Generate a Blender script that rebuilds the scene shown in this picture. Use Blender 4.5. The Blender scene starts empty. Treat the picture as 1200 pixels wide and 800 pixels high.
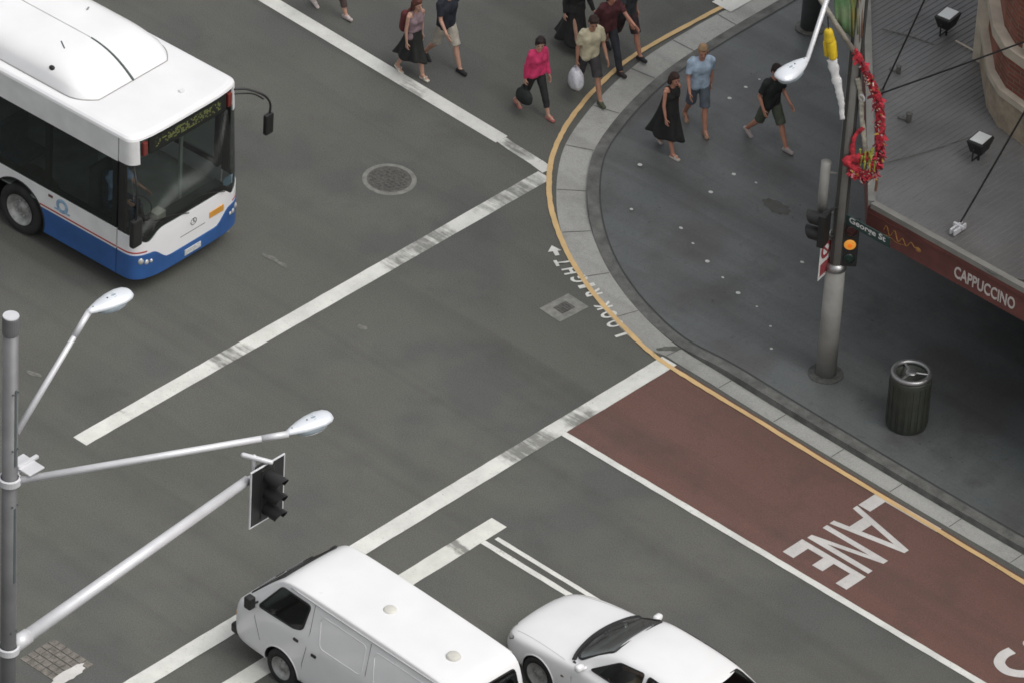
import bpy, bmesh, math, random
from mathutils import Vector, Matrix
rnd = random.Random(7)
C = bpy.context
col = C.scene.collection
PI = math.pi
V3 = Vector
# ------------------------------------------------------------------ camera
pitch, roll, az = math.radians(36), math.radians(3.5), math.radians(41)
DIST, PXM = 115.0, 70.0
Rv = V3((math.cos(az), math.sin(az), 0)); Hv = V3((-math.sin(az), math.cos(az), 0))
Fv = Hv * math.cos(pitch) - V3((0, 0, 1)) * math.sin(pitch)
Uv = Rv.cross(Fv)
R2 = Rv * math.cos(roll) + Uv * math.sin(roll)
U2 = -Rv * math.sin(roll) + Uv * math.cos(roll)
CP = -Fv * DIST
cd = bpy.data.cameras.new('camera'); cam = bpy.data.objects.new('camera', cd); col.objects.link(cam)
cd.sensor_fit = 'HORIZONTAL'; cd.sensor_width = 36.0
cd.lens = 36.0 * DIST * PXM / 1200.0
cd.clip_start = 1.0; cd.clip_end = 2000.0
M = Matrix((R2, U2, -Fv)).transposed().to_4x4(); M.translation = CP
cam.matrix_world = M
C.scene.camera = cam
def at(px, py, z=0.0):
    d = R2 * (px - 600) - U2 * (py - 400) + Fv * (DIST * PXM)
    return CP + d * ((z - CP.z) / d.z)
# ------------------------------------------------------------------ light
w = bpy.data.worlds.new('World'); C.scene.world = w; w.use_nodes = True
nt = w.node_tree; nt.nodes.clear()
SUN_EL, SUN_ROT = math.radians(57), math.radians(74)
sky = nt.nodes.new('ShaderNodeTexSky'); sky.sky_type = 'NISHITA'; sky.sun_disc = False
sky.sun_elevation = SUN_EL; sky.sun_rotation = SUN_ROT
sky.air_density = 1.5; sky.dust_density = 6.0; sky.ozone_density = 1.0
hs = nt.nodes.new('ShaderNodeHueSaturation'); hs.inputs['Saturation'].default_value = 0.18
bg = nt.nodes.new('ShaderNodeBackground'); bg.inputs[1].default_value = 0.12
wo = nt.nodes.new('ShaderNodeOutputWorld')
nt.links.new(sky.outputs[0], hs.inputs['Color']); nt.links.new(hs.outputs[0], bg.inputs[0]); nt.links.new(bg.outputs[0], wo.inputs[0])
sd = bpy.data.lights.new('sun', 'SUN'); sun = bpy.data.objects.new('sun', sd); col.objects.link(sun)
sd.energy = 0.5; sd.angle = math.radians(50); sd.color = (1.0, 0.97, 0.92)
sun_dir = V3((math.sin(SUN_ROT) * math.cos(SUN_EL), math.cos(SUN_ROT) * math.cos(SUN_EL), math.sin(SUN_EL)))
sun.rotation_euler = sun_dir.to_track_quat('Z', 'Y').to_euler()
vs = C.scene.view_settings
vs.view_transform = 'Standard'; vs.look = 'None'; vs.gamma = 1; vs.use_curve_mapping = False
vs.exposure = 0.43
C.scene.cycles.pixel_filter_type = 'BLACKMAN_HARRIS'; C.scene.cycles.filter_width = 1.65
# ------------------------------------------------------------------ materials
def nd(t, typ, **kw):
    n = t.nodes.new(typ)
    for k, v in kw.items(): setattr(n, k, v)
    return n
def mat(name, color, rough=0.6, metal=0.0, var=0.12, scale=3.0, bump=0.0, bscale=60.0, color2=None, coat=0.0, spec=0.5, fine=0.0, alpha=1.0):
    m = bpy.data.materials.new(name); m.use_nodes = True; t = m.node_tree
    b = t.nodes['Principled BSDF']; L = t.links.new
    tc = nd(t, 'ShaderNodeTexCoord')
    n1 = nd(t, 'ShaderNodeTexNoise'); n1.inputs['Scale'].default_value = scale; n1.inputs['Detail'].default_value = 6
    L(tc.outputs['Object'], n1.inputs['Vector'])
    mx = nd(t, 'ShaderNodeMix', data_type='RGBA')
    rp = nd(t, 'ShaderNodeMapRange'); rp.inputs[1].default_value = .3; rp.inputs[2].default_value = .7
    L(n1.outputs[0], rp.inputs[0])
    c2 = color2 or tuple(max(0, c * (1 - var)) for c in color)
    c1 = color if color2 else tuple(min(1, c * (1 + var * .6)) for c in color)
    mx.inputs[6].default_value = (*c1, 1); mx.inputs[7].default_value = (*c2, 1)
    L(rp.outputs[0], mx.inputs[0])
    out = mx.outputs[2]
    if fine > 0:
        n3 = nd(t, 'ShaderNodeTexNoise'); n3.inputs['Scale'].default_value = bscale; n3.inputs['Detail'].default_value = 3
        L(tc.outputs['Object'], n3.inputs['Vector'])
        r3 = nd(t, 'ShaderNodeMapRange'); r3.inputs[1].default_value = .3; r3.inputs[2].default_value = .7
        r3.inputs[3].default_value = 1 - fine; r3.inputs[4].default_value = 1 + fine
        L(n3.outputs[0], r3.inputs[0])
        vm = nd(t, 'ShaderNodeVectorMath', operation='SCALE'); L(out, vm.inputs[0]); L(r3.outputs[0], vm.inputs[3]); out = vm.outputs[0]
    L(out, b.inputs['Base Color'])
    rr = nd(t, 'ShaderNodeMapRange'); rr.inputs[3].default_value = max(.02, rough - .06); rr.inputs[4].default_value = min(1, rough + .08)
    L(n1.outputs[0], rr.inputs[0]); L(rr.outputs[0], b.inputs['Roughness'])
    b.inputs['Metallic'].default_value = metal; b.inputs['Coat Weight'].default_value = coat
    b.inputs['Specular IOR Level'].default_value = spec
    if bump > 0:
        n2 = nd(t, 'ShaderNodeTexNoise'); n2.inputs['Scale'].default_value = bscale; n2.inputs['Detail'].default_value = 4
        L(tc.outputs['Object'], n2.inputs['Vector'])
        bp = nd(t, 'ShaderNodeBump'); bp.inputs['Strength'].default_value = bump; bp.inputs['Distance'].default_value = .01
        L(n2.outputs[0], bp.inputs['Height']); L(bp.outputs[0], b.inputs['Normal'])
    return m
def glass(name, tint=(.12, .15, .15), rough=.05, refl=.035):
    m = bpy.data.materials.new(name); m.use_nodes = True; t = m.node_tree; t.nodes.clear(); L = t.links.new
    o = nd(t, 'ShaderNodeOutputMaterial'); tr = nd(t, 'ShaderNodeBsdfTransparent'); tr.inputs[0].default_value = (*tint, 1)
    gl = nd(t, 'ShaderNodeBsdfGlossy'); gl.inputs['Roughness'].default_value = rough
    n = nd(t, 'ShaderNodeTexNoise'); n.inputs['Scale'].default_value = 1.5
    bp = nd(t, 'ShaderNodeBump'); bp.inputs['Strength'].default_value = .05; L(n.outputs[0], bp.inputs['Height']); L(bp.outputs[0], gl.inputs['Normal'])
    lw = nd(t, 'ShaderNodeLayerWeight'); lw.inputs[0].default_value = .5
    pw = nd(t, 'ShaderNodeMath', operation='POWER'); L(lw.outputs['Facing'], pw.inputs[0]); pw.inputs[1].default_value = 3.0
    fr = nd(t, 'ShaderNodeMath', operation='MULTIPLY_ADD'); L(pw.outputs[0], fr.inputs[0]); fr.inputs[1].default_value = .45; fr.inputs[2].default_value = refl
    ms = nd(t, 'ShaderNodeMixShader'); L(fr.outputs[0], ms.inputs[0]); L(tr.outputs[0], ms.inputs[1]); L(gl.outputs[0], ms.inputs[2]); L(ms.outputs[0], o.inputs[0])
    return m
def road_mat(name, base, dark, light, fine=.22, stain=.5, rough=.85, cracks=True, cool=None):
    """worn surface: large blotches, lane-long streaks, aggregate speckle, thin cracks"""
    m = bpy.data.materials.new(name); m.use_nodes = True; t = m.node_tree; b = t.nodes['Principled BSDF']; L = t.links.new
    tc = nd(t, 'ShaderNodeTexCoord')
    def noise(sc, det=5, vec=None, rough_=.6):
        n = nd(t, 'ShaderNodeTexNoise'); n.inputs['Scale'].default_value = sc; n.inputs['Detail'].default_value = det; n.inputs['Roughness'].default_value = rough_
        L(vec or tc.outputs['Object'], n.inputs['Vector']); return n.outputs[0]
    def ramp(v, a, b_, lo=0, hi=1):
        r = nd(t, 'ShaderNodeMapRange'); r.inputs[1].default_value = a; r.inputs[2].default_value = b_; r.inputs[3].default_value = lo; r.inputs[4].default_value = hi
        L(v, r.inputs[0]); return r.outputs[0]
    def mixc(f, a, c):
        x = nd(t, 'ShaderNodeMix', data_type='RGBA')
        if isinstance(a, tuple): x.inputs[6].default_value = (*a, 1)
        else: L(a, x.inputs[6])
        if isinstance(c, tuple): x.inputs[7].default_value = (*c, 1)
        else: L(c, x.inputs[7])
        L(f, x.inputs[0]); return x.outputs[2]
    c = mixc(ramp(noise(.22), .35, .65), base, light)
    if cool:
        c = mixc(ramp(noise(.34, 3), .50, .60), c, cool)
        vc = nd(t, 'ShaderNodeTexVoronoi', feature='SMOOTH_F1'); vc.inputs['Scale'].default_value = .9; vc.inputs['Smoothness'].default_value = .3; L(tc.outputs['Object'], vc.inputs['Vector'])
        c = mixc(ramp(vc.outputs['Distance'], .10, .02, 0, .30), c, dark)
        m2 = nd(t, 'ShaderNodeMapping'); m2.inputs['Scale'].default_value = (.05, 1.6, 1); L(tc.outputs['Object'], m2.inputs['Vector'])
        c = mixc(ramp(noise(1.0, 2, m2.outputs[0]), .55, .70, 0, .40), c, dark)
        c = mixc(ramp(noise(14, 5), .60, .75, 0, .5), c, dark); c = mixc(ramp(noise(9, 5), .62, .78, 0, .45), c, light)
    mp = nd(t, 'ShaderNodeMapping'); mp.inputs['Scale'].default_value = (.08, .9, 1) ; L(tc.outputs['Object'], mp.inputs['Vector'])
    c = mixc(ramp(noise(1.0, 3, mp.outputs[0]), .48, .72, 0, stain), c, dark)
    c = mixc(ramp(noise(.9, 6), .52, .75, 0, stain), c, dark)
    c = mixc(ramp(noise(6, 4), .60, .78, 0, stain * .7), c, dark)
    if cracks:
        vo = nd(t, 'ShaderNodeTexVoronoi', feature='DISTANCE_TO_EDGE'); vo.inputs['Scale'].default_value = .28
        wv = nd(t, 'ShaderNodeVectorMath', operation='ADD'); nn = nd(t, 'ShaderNodeTexNoise'); nn.inputs['Scale'].default_value = 1.3; nn.inputs['Detail'].default_value = 5
        L(tc.outputs['Object'], nn.inputs['Vector']); L(tc.outputs['Object'], wv.inputs[0]); L(nn.outputs[1], wv.inputs[1]); L(wv.outputs[0], vo.inputs['Vector'])
        cr = nd(t, 'ShaderNodeMath', operation='MULTIPLY'); L(ramp(vo.outputs['Distance'], 0, .008, .5, 0), cr.inputs[0]); L(ramp(noise(.5, 2), .5, .6), cr.inputs[1])
        c = mixc(cr.outputs[0], c, tuple(x * .55 for x in dark))
    sp = ramp(noise(45, 2), .3, .7, 1 - fine, 1 + fine)
    vm = nd(t, 'ShaderNodeVectorMath', operation='SCALE'); L(c, vm.inputs[0]); L(sp, vm.inputs[3])
    L(vm.outputs[0], b.inputs['Base Color'])
    L(ramp(noise(.7, 4), .3, .7, rough - .12, rough + .06), b.inputs['Roughness'])
    bp = nd(t, 'ShaderNodeBump'); bp.inputs['Strength'].default_value = .5; bp.inputs['Distance'].default_value = .01
    L(noise(70, 3), bp.inputs['Height']); L(bp.outputs[0], b.inputs['Normal'])
    return m
def paint_mat(name, color, under, wear=.45, hard=.08, scale=5.0, along=None, spots=()):
    """road paint worn through to the surface beneath in scuffed bands and specks"""
    m = bpy.data.materials.new(name); m.use_nodes = True; t = m.node_tree; b = t.nodes['Principled BSDF']; L = t.links.new
    tc = nd(t, 'ShaderNodeTexCoord')
    def noise(sc, det, mp=None):
        n = nd(t, 'ShaderNodeTexNoise'); n.inputs['Scale'].default_value = sc; n.inputs['Detail'].default_value = det; n.inputs['Roughness'].default_value = .65
        L(mp or tc.outputs['Object'], n.inputs['Vector']); return n.outputs[0]
    big = noise(.55, 2)
    mp = nd(t, 'ShaderNodeMapping'); mp.inputs['Scale'].default_value = (.25, 1.2, 1)
    L(tc.outputs['Object'], mp.inputs['Vector'])
    fn = noise(scale, 6, mp.outputs[0] if along else None) if along else noise(scale, 6)
    a = nd(t, 'ShaderNodeMath', operation='MULTIPLY_ADD'); L(big, a.inputs[0]); a.inputs[1].default_value = 1.0; L(fn, a.inputs[2])
    src_ = a.outputs[0]
    if spots:
        sp0 = nd(t, 'ShaderNodeSeparateXYZ'); L(tc.outputs['Object'], sp0.inputs[0])
        mps = nd(t, 'ShaderNodeMapping'); mps.inputs['Scale'].default_value = (.7, 5.5, 1); L(tc.outputs['Object'], mps.inputs['Vector']); stn = noise(1.3, 5, mps.outputs[0])
        for (ax_, c_, w_, am) in spots:
            d0 = nd(t, 'ShaderNodeMath', operation='SUBTRACT'); L(sp0.outputs[ax_], d0.inputs[0]); d0.inputs[1].default_value = c_
            d1 = nd(t, 'ShaderNodeMath', operation='ABSOLUTE'); L(d0.outputs[0], d1.inputs[0])
            d2 = nd(t, 'ShaderNodeMapRange', interpolation_type='SMOOTHSTEP'); d2.inputs[1].default_value = w_ * .35; d2.inputs[2].default_value = w_; d2.inputs[3].default_value = am; d2.inputs[4].default_value = 0; L(d1.outputs[0], d2.inputs[0])
            st2 = nd(t, 'ShaderNodeMapRange'); st2.inputs[1].default_value = .35; st2.inputs[2].default_value = .65; st2.inputs[3].default_value = .45; st2.inputs[4].default_value = 1.25; L(stn, st2.inputs[0])
            d3 = nd(t, 'ShaderNodeMath', operation='MULTIPLY_ADD'); L(d2.outputs[0], d3.inputs[0]); L(st2.outputs[0], d3.inputs[1]); L(src_, d3.inputs[2]); src_ = d3.outputs[0]
    r = nd(t, 'ShaderNodeMapRange'); r.inputs[1].default_value = 1.5 - wear; r.inputs[2].default_value = 1.5 - wear + hard * 2
    L(src_, r.inputs[0])
    sp = noise(28, 4); r2 = nd(t, 'ShaderNodeMapRange'); r2.inputs[1].default_value = .6; r2.inputs[2].default_value = .72; r2.inputs[4].default_value = .6; L(sp, r2.inputs[0])
    mxx = nd(t, 'ShaderNodeMath', operation='MAXIMUM'); L(r.outputs[0], mxx.inputs[0]); L(r2.outputs[0], mxx.inputs[1])
    sc = nd(t, 'ShaderNodeMath', operation='MULTIPLY'); sc.inputs[1].default_value = .76; L(mxx.outputs[0], sc.inputs[0])
    x = nd(t, 'ShaderNodeMix', data_type='RGBA'); x.inputs[6].default_value = (*color, 1); x.inputs[7].default_value = (*under, 1); L(sc.outputs[0], x.inputs[0])
    d = noise(1.7, 5); rd = nd(t, 'ShaderNodeMapRange'); rd.inputs[1].default_value = .35; rd.inputs[2].default_value = .7; rd.inputs[3].default_value = 1.04; rd.inputs[4].default_value = .8; L(d, rd.inputs[0])
    vm = nd(t, 'ShaderNodeVectorMath', operation='SCALE'); L(x.outputs[2], vm.inputs[0]); L(rd.outputs[0], vm.inputs[3])
    L(vm.outputs[0], b.inputs['Base Color']); b.inputs['Roughness'].default_value = .75
    return m
def emis(name, color, strength):
    m = bpy.data.materials.new(name); m.use_nodes = True; b = m.node_tree.nodes['Principled BSDF']
    b.inputs['Base Color'].default_value = (*[c * .5 for c in color], 1); b.inputs['Emission Color'].default_value = (*color, 1); b.inputs['Emission Strength'].default_value = strength
    return m
ASPH = (.094, .095, .083)
M_ = dict(
 asphalt=road_mat('asphalt', ASPH, (.066, .066, .060), (.112, .112, .100), fine=.26, stain=.55, cracks=False, cool=(.090, .091, .086)),
 red=road_mat('red lane surfacing', (.130, .066, .052), (.070, .046, .039), (.142, .073, .060), fine=.20, stain=.65, cracks=False),
 gutter=road_mat('gutter concrete', (.31, .31, .29), (.13, .13, .12), (.40, .40, .375), fine=.14, stain=.55, cracks=False),
 white=paint_mat('white road paint', (.68, .68, .64), ASPH, wear=.30),
 whiteworn=paint_mat('worn white road paint', (.44, .44, .42), ASPH, wear=.56, hard=.22, along='y'),
 whitered=paint_mat('white lettering paint', (.60, .58, .56), (.15, .09, .07), wear=.22),
 yellow=paint_mat('yellow line paint', (.64, .44, .21), (.22, .17, .11), wear=.32),
 patch=road_mat('dark asphalt patch', (.062, .062, .055), (.05, .05, .046), (.085, .084, .074), cracks=False),
 kerbdark=mat('kerb stone', (.125, .125, .117), .8, var=.4, scale=4, fine=.2),
 iron=mat('cast iron', (.115, .112, .102), .6, .3, var=.35, scale=14),
 ironlight=mat('concrete collar', (.21, .21, .19), .8, var=.3, scale=8),
 buswhite=mat('white bus paint', (.78, .78, .79), .32, var=.05, scale=1.2, coat=.3),
 businside=mat('bus interior lining', (.17, .185, .18), .8, var=.3, scale=3),
 busgrey=mat('white bus panel', (.72, .72, .72), .35, var=.12, scale=2.5, coat=.3),
 busblue=mat('blue bus paint', (.025, .095, .29), .45, var=.2, scale=2.5, coat=.3),
 podseam=mat('dark roof seam', (.08, .10, .10), .6),
 redstripe=mat('red stripe', (.42, .06, .06), .4),
 rubber=mat('tyre rubber', (.022, .022, .021), .85, var=.3, scale=6),
 rim=mat('painted steel rim', (.35, .35, .34), .45, .4, var=.35, scale=9),
 black=mat('black plastic', (.016, .016, .016), .5, var=.3),
 dark=mat('dark interior trim', (.05, .056, .055), .8, var=.4, scale=3),
 seat=mat('seat fabric', (.035, .045, .075), .9, var=.4, scale=9),
 tint=glass('tinted bus glass', (.62, .68, .67), .06),
 carscreen=glass('car windscreen glass', (.74, .82, .80), .25, .26),
 screen=glass('windscreen glass', (.72, .75, .74), .08, .07),
 vanwhite=mat('white van paint', (.76, .76, .765), .3, var=.04, scale=1.5, coat=.5),
 carwhite=mat('white car paint', (.78, .78, .785), .22, var=.04, scale=1.5, coat=.8),
 chrome=mat('bright metal', (.6, .6, .6), .22, 1.0),
 lens=mat('headlight lens', (.55, .55, .53), .12, .3, var=.3, scale=20, coat=1),
 amber=mat('amber plastic', (.62, .30, .05), .35),
 redlens=mat('red lens', (.17, .03, .025), .3),
 polegrey=mat('grey painted pole', (.17, .17, .175), .5, .3, var=.2, scale=2),
 polewarm=mat('weathered aluminium pole', (.27, .265, .245), .7, .05, var=.25, scale=2),
 armwhite=mat('pale aluminium arm', (.62, .62, .64), .4, .2, var=.1),
 lampcase=mat('lamp housing', (.66, .69, .73), .38, .15, var=.08),
 lampglass=mat('frosted lamp cover', (.30, .36, .40), .15, var=.1, coat=1),
 sign_red=mat('red sign face', (.30, .05, .06), .45), sign_white=mat('white sign face', (.68, .68, .66), .45),
 green_sign=mat('dark green sign plate', (.02, .05, .045), .5),
 awn=None,
 fascia=mat('oxblood fascia board', (.130, .045, .038), .55, var=.3, scale=2.5),
 gold=mat('faded gold lettering', (.35, .17, .05), .6, var=.3, scale=15),
 letter=mat('pale sign lettering', (.55, .50, .47), .6),
 trim=mat('pale roof flashing', (.22, .215, .195), .6, var=.2),
 sand=mat('weathered sandstone', (.33, .27, .20), .85, var=.3, scale=2.2, bump=.4, bscale=12, fine=.12),
 stonepale=mat('pale sandstone coping', (.46, .40, .32), .8, var=.2, scale=3),
 steel=mat('brushed steel', (.36, .36, .36), .4, .9, var=.2),
 bindark=mat('dark green bin shell', (.045, .050, .040), .55, .2, var=.25, scale=4),
 redcloth=mat('red festival cloth', (.46, .03, .045), .8, var=.75, scale=11, bump=.8, bscale=25),
 yellowcloth=mat('yellow lantern cloth', (.72, .50, .02), .6, var=.25, scale=8),
 whitecloth=mat('white ribbon cloth', (.72, .72, .72), .7, var=.2, scale=9, bump=.6, bscale=20),
 gum=mat('pale disc', (.55, .55, .53), .6, var=.2, scale=30),
 plasticbag=mat('thin white plastic', (.62, .62, .66), .35, var=.2, scale=12, bump=.8, bscale=30),
)
def pavement_mat():
    m = road_mat('pavement slate', (.096, .106, .107), (.058, .058, .056), (.132, .138, .134), fine=.14, stain=.85, rough=.42, cracks=False, cool=(.092, .088, .088))
    t = m.node_tree; L = t.links.new; b = t.nodes['Principled BSDF']
    src = b.inputs['Base Color'].links[0].from_socket
    tc = nd(t, 'ShaderNodeTexCoord'); mp = nd(t, 'ShaderNodeMapping'); mp.inputs['Rotation'].default_value[2] = .0
    L(tc.outputs['Object'], mp.inputs['Vector'])
    br = nd(t, 'ShaderNodeTexBrick'); br.inputs['Scale'].default_value = 1.0; br.inputs['Brick Width'].default_value = .9; br.inputs['Row Height'].default_value = .45
    br.inputs['Mortar Size'].default_value = .012; br.inputs['Mortar Smooth'].default_value = .4
    br.inputs['Color1'].default_value = (1, 1, 1, 1); br.inputs['Color2'].default_value = (.86, .86, .86, 1); br.inputs['Mortar'].default_value = (.72, .72, .72, 1)
    L(mp.outputs[0], br.inputs['Vector'])
    x = nd(t, 'ShaderNodeMix', data_type='RGBA', blend_type='MULTIPLY'); x.inputs[0].default_value = .42
    L(src, x.inputs[6]); L(br.outputs[0], x.inputs[7]); L(x.outputs[2], b.inputs['Base Color'])
    return m
M_['pave'] = pavement_mat()
def brick_mat():
    m = bpy.data.materials.new('red brick'); m.use_nodes = True; t = m.node_tree; b = t.nodes['Principled BSDF']; L = t.links.new
    tc = nd(t, 'ShaderNodeTexCoord'); sp = nd(t, 'ShaderNodeSeparateXYZ'); L(tc.outputs['Object'], sp.inputs[0])
    ad = nd(t, 'ShaderNodeMath', operation='ADD'); L(sp.outputs[0], ad.inputs[0]); L(sp.outputs[1], ad.inputs[1])
    cb = nd(t, 'ShaderNodeCombineXYZ'); L(ad.outputs[0], cb.inputs[0]); L(sp.outputs[2], cb.inputs[1])
    br = nd(t, 'ShaderNodeTexBrick'); br.inputs['Scale'].default_value = 1; br.inputs['Brick Width'].default_value = .24; br.inputs['Row Height'].default_value = .085; br.inputs['Mortar Size'].default_value = .008
    br.inputs['Color1'].default_value = (.24, .075, .045, 1); br.inputs['Color2'].default_value = (.17, .055, .038, 1); br.inputs['Mortar'].default_value = (.20, .14, .11, 1)
    L(cb.outputs[0], br.inputs['Vector'])
    n = nd(t, 'ShaderNodeTexNoise'); n.inputs['Scale'].default_value = 1.3; n.inputs['Detail'].default_value = 6; L(tc.outputs['Object'], n.inputs['Vector'])
    r = nd(t, 'ShaderNodeMapRange'); r.inputs[1].default_value = .3; r.inputs[2].default_value = .7; r.inputs[3].default_value = .65; r.inputs[4].default_value = 1.2; L(n.outputs[0], r.inputs[0])
    vm = nd(t, 'ShaderNodeVectorMath', operation='SCALE'); L(br.outputs[0], vm.inputs[0]); L(r.outputs[0], vm.inputs[3]); L(vm.outputs[0], b.inputs['Base Color']); b.inputs['Roughness'].default_value = .85
    return m
M_['brick'] = brick_mat()
def awning_mat():
    m = mat('corrugated roof sheet', (.160, .160, .160), .55, .25, var=.25, scale=.9, fine=.04, bscale=30)
    t = m.node_tree; L = t.links.new; b = t.nodes['Principled BSDF']
    src = b.inputs['Base Color'].links[0].from_socket
    tc = nd(t, 'ShaderNodeTexCoord'); n = nd(t, 'ShaderNodeTexNoise'); n.inputs['Scale'].default_value = .5; n.inputs['Detail'].default_value = 5
    mp = nd(t, 'ShaderNodeMapping'); mp.inputs['Scale'].default_value = (1.4, .6, 1); L(tc.outputs['Object'], mp.inputs[0]); L(mp.outputs[0], n.inputs['Vector'])
    r = nd(t, 'ShaderNodeMapRange'); r.inputs[1].default_value = .5; r.inputs[2].default_value = .75; r.inputs[4].default_value = .5; L(n.outputs[0], r.inputs[0])
    x = nd(t, 'ShaderNodeMix', data_type='RGBA'); L(r.outputs[0], x.inputs[0]); L(src, x.inputs[6]); x.inputs[7].default_value = (.11, .085, .07, 1)
    L(x.outputs[2], b.inputs['Base Color'])
    return m
M_['awn'] = awning_mat()
# ------------------------------------------------------------------ object helpers
def tag(o, label=None, cat=None, group=None, kind=None):
    if label: o['label'] = label
    if cat: o['category'] = cat
    if group: o['group'] = group
    if kind: o['kind'] = kind
    return o
def obj(name, bm, m, parent=None, smooth=False, loc=None):
    me = bpy.data.meshes.new(name)
    bmesh.ops.recalc_face_normals(bm, faces=bm.faces)
    bm.to_mesh(me); bm.free()
    if smooth:
        for p in me.polygons: p.use_smooth = True
    if isinstance(m, str): m = M_[m]
    if m: me.materials.append(m)
    o = bpy.data.objects.new(name, me); col.objects.link(o)
    if parent: o.parent = parent
    if loc: o.location = loc
    return o
def thing(name, label, cat, loc=(0, 0, 0), rz=0, group=None):
    o = bpy.data.objects.new(name, None); col.objects.link(o); o.location = loc; o.rotation_euler = (0, 0, rz)
    o.empty_display_size = .2
    return tag(o, label, cat, group)
def B(): return bmesh.new()
def box(bm, x0, x1, y0, y1, z0, z1, bev=0, mtx=None):
    r = bmesh.ops.create_cube(bm, size=1)
    vs_ = r['verts']
    T = Matrix.Translation(((x0 + x1) / 2, (y0 + y1) / 2, (z0 + z1) / 2)) @ Matrix.Diagonal((x1 - x0, y1 - y0, z1 - z0, 1))
    bmesh.ops.transform(bm, matrix=(mtx @ T) if mtx else T, verts=vs_)
    if bev:
        es = list({e for v in vs_ for e in v.link_edges})
        bmesh.ops.bevel(bm, geom=es, offset=bev, segments=2, affect='EDGES', profile=.6)
    return bm
def frame_of(d):
    d = d.normalized(); a = V3((0, 0, 1)) if abs(d.z) < .9 else V3((1, 0, 0))
    u = d.cross(a).normalized(); v = d.cross(u).normalized(); return u, v
def capsule(bm, p0, p1, r0, r1=None, seg=12, round_=True, sq=1.0, sqdir=None):
    """closed tapered tube, hemispherical or flat ends; sq flattens it along sqdir"""
    p0, p1 = V3(p0), V3(p1); r1 = r0 if r1 is None else r1
    d = (p1 - p0)
    if d.length < 1e-6: d = V3((0, 0, 1e-4))
    dn = d.normalized(); u, v = frame_of(d)
    if sqdir is not None:
        s = V3(sqdir); s = (s - dn * s.dot(dn)).normalized(); u = s; v = dn.cross(u)
    rings = []
    if round_:
        for k in range(1, 4): a = PI / 2 * (1 - k / 4); rings.append((p0 - dn * r0 * math.sin(a), r0 * math.cos(a)))
    rings.append((p0, r0)); rings.append((p1, r1))
    if round_:
        for k in (3, 2, 1): a = PI / 2 * (1 - k / 4); rings.append((p1 + dn * r1 * math.sin(a), r1 * math.cos(a)))
    prev = None; first = None
    for c, r in rings:
        ring = [bm.verts.new(c + u * (r * sq * math.cos(2 * PI * i / seg)) + v * (r * math.sin(2 * PI * i / seg))) for i in range(seg)]
        if prev:
            for i in range(seg): bm.faces.new((prev[i], prev[(i + 1) % seg], ring[(i + 1) % seg], ring[i]))
        else: first = ring
        prev = ring
    bm.faces.new(list(reversed(first))); bm.faces.new(prev)
    return bm
def ellip(bm, c, r, rot=None, seg=16):
    T = Matrix.Translation(V3(c)) @ (rot.to_4x4() if rot else Matrix.Identity(4)) @ Matrix.Diagonal((*r, 1))
    bmesh.ops.create_uvsphere(bm, u_segments=seg, v_segments=max(8, seg * 2 // 3), radius=1, matrix=T); return bm
def tube(bm, pts, r, seg=8, cap=True):
    pts = [V3(p) for p in pts]; prev = None; n = len(pts); u = None
    for i, p in enumerate(pts):
        d = (pts[min(i + 1, n - 1)] - pts[max(i - 1, 0)]).normalized()
        if u is None: u, v = frame_of(d)
        else:
            u = (u - d * u.dot(d)).normalized(); v = d.cross(u)
        rr = r(i / (n - 1)) if callable(r) else r
        ring = [bm.verts.new(p + u * (rr * math.cos(2 * PI * k / seg)) + v * (rr * math.sin(2 * PI * k / seg))) for k in range(seg)]
        if prev:
            for k in range(seg): bm.faces.new((prev[k], prev[(k + 1) % seg], ring[(k + 1) % seg], ring[k]))
        elif cap: bm.faces.new(list(reversed(ring)))
        prev = ring
    if cap: bm.faces.new(prev)
    return bm
def lathe(bm, prof, seg=32, c=(0, 0, 0), fn=None):
    c = V3(c); prev = None
    for j, (r, z) in enumerate(prof):
        ring = []
        for i in range(seg):
            a = 2 * PI * i / seg; rr = r if fn is None else fn(r, z, a)
            ring.append(bm.verts.new(c + V3((rr * math.cos(a), rr * math.sin(a), z))))
        if prev:
            for i in range(seg): bm.faces.new((prev[i], prev[(i + 1) % seg], ring[(i + 1) % seg], ring[i]))
        prev = ring
    return bm
def prism(bm, pts, ext, closed=True):
    """polygon (3-D points) extruded along ext"""
    a = [bm.verts.new(V3(p)) for p in pts]; ext = V3(ext); b = [bm.verts.new(V3(p) + ext) for p in pts]; n = len(a)
    bm.faces.new(list(reversed(a))); bm.faces.new(b)
    for i in range(n): bm.faces.new((a[i], a[(i + 1) % n], b[(i + 1) % n], b[i]))
    return bm
def poly(bm, pts, z=None):
    vs_ = [bm.verts.new(V3((p[0], p[1], p[2] if len(p) > 2 else z))) for p in pts]; bm.faces.new(vs_); return bm
def bez(pts, n=8):
    """Catmull-Rom through 2-D/3-D points"""
    out = []; P = [V3((*p, 0)) if len(p) == 2 else V3(p) for p in pts]; m = len(P)
    for i in range(m - 1):
        a = P[max(i - 1, 0)]; b = P[i]; c = P[i + 1]; d = P[min(i + 2, m - 1)]
        for k in range(n):
            t = k / n
            out.append(.5 * ((2 * b) + (c - a) * t + (2 * a - 5 * b + 4 * c - d) * t * t + (3 * b - a - 3 * c + d) * t ** 3))
    out.append(P[-1]); return out
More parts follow.
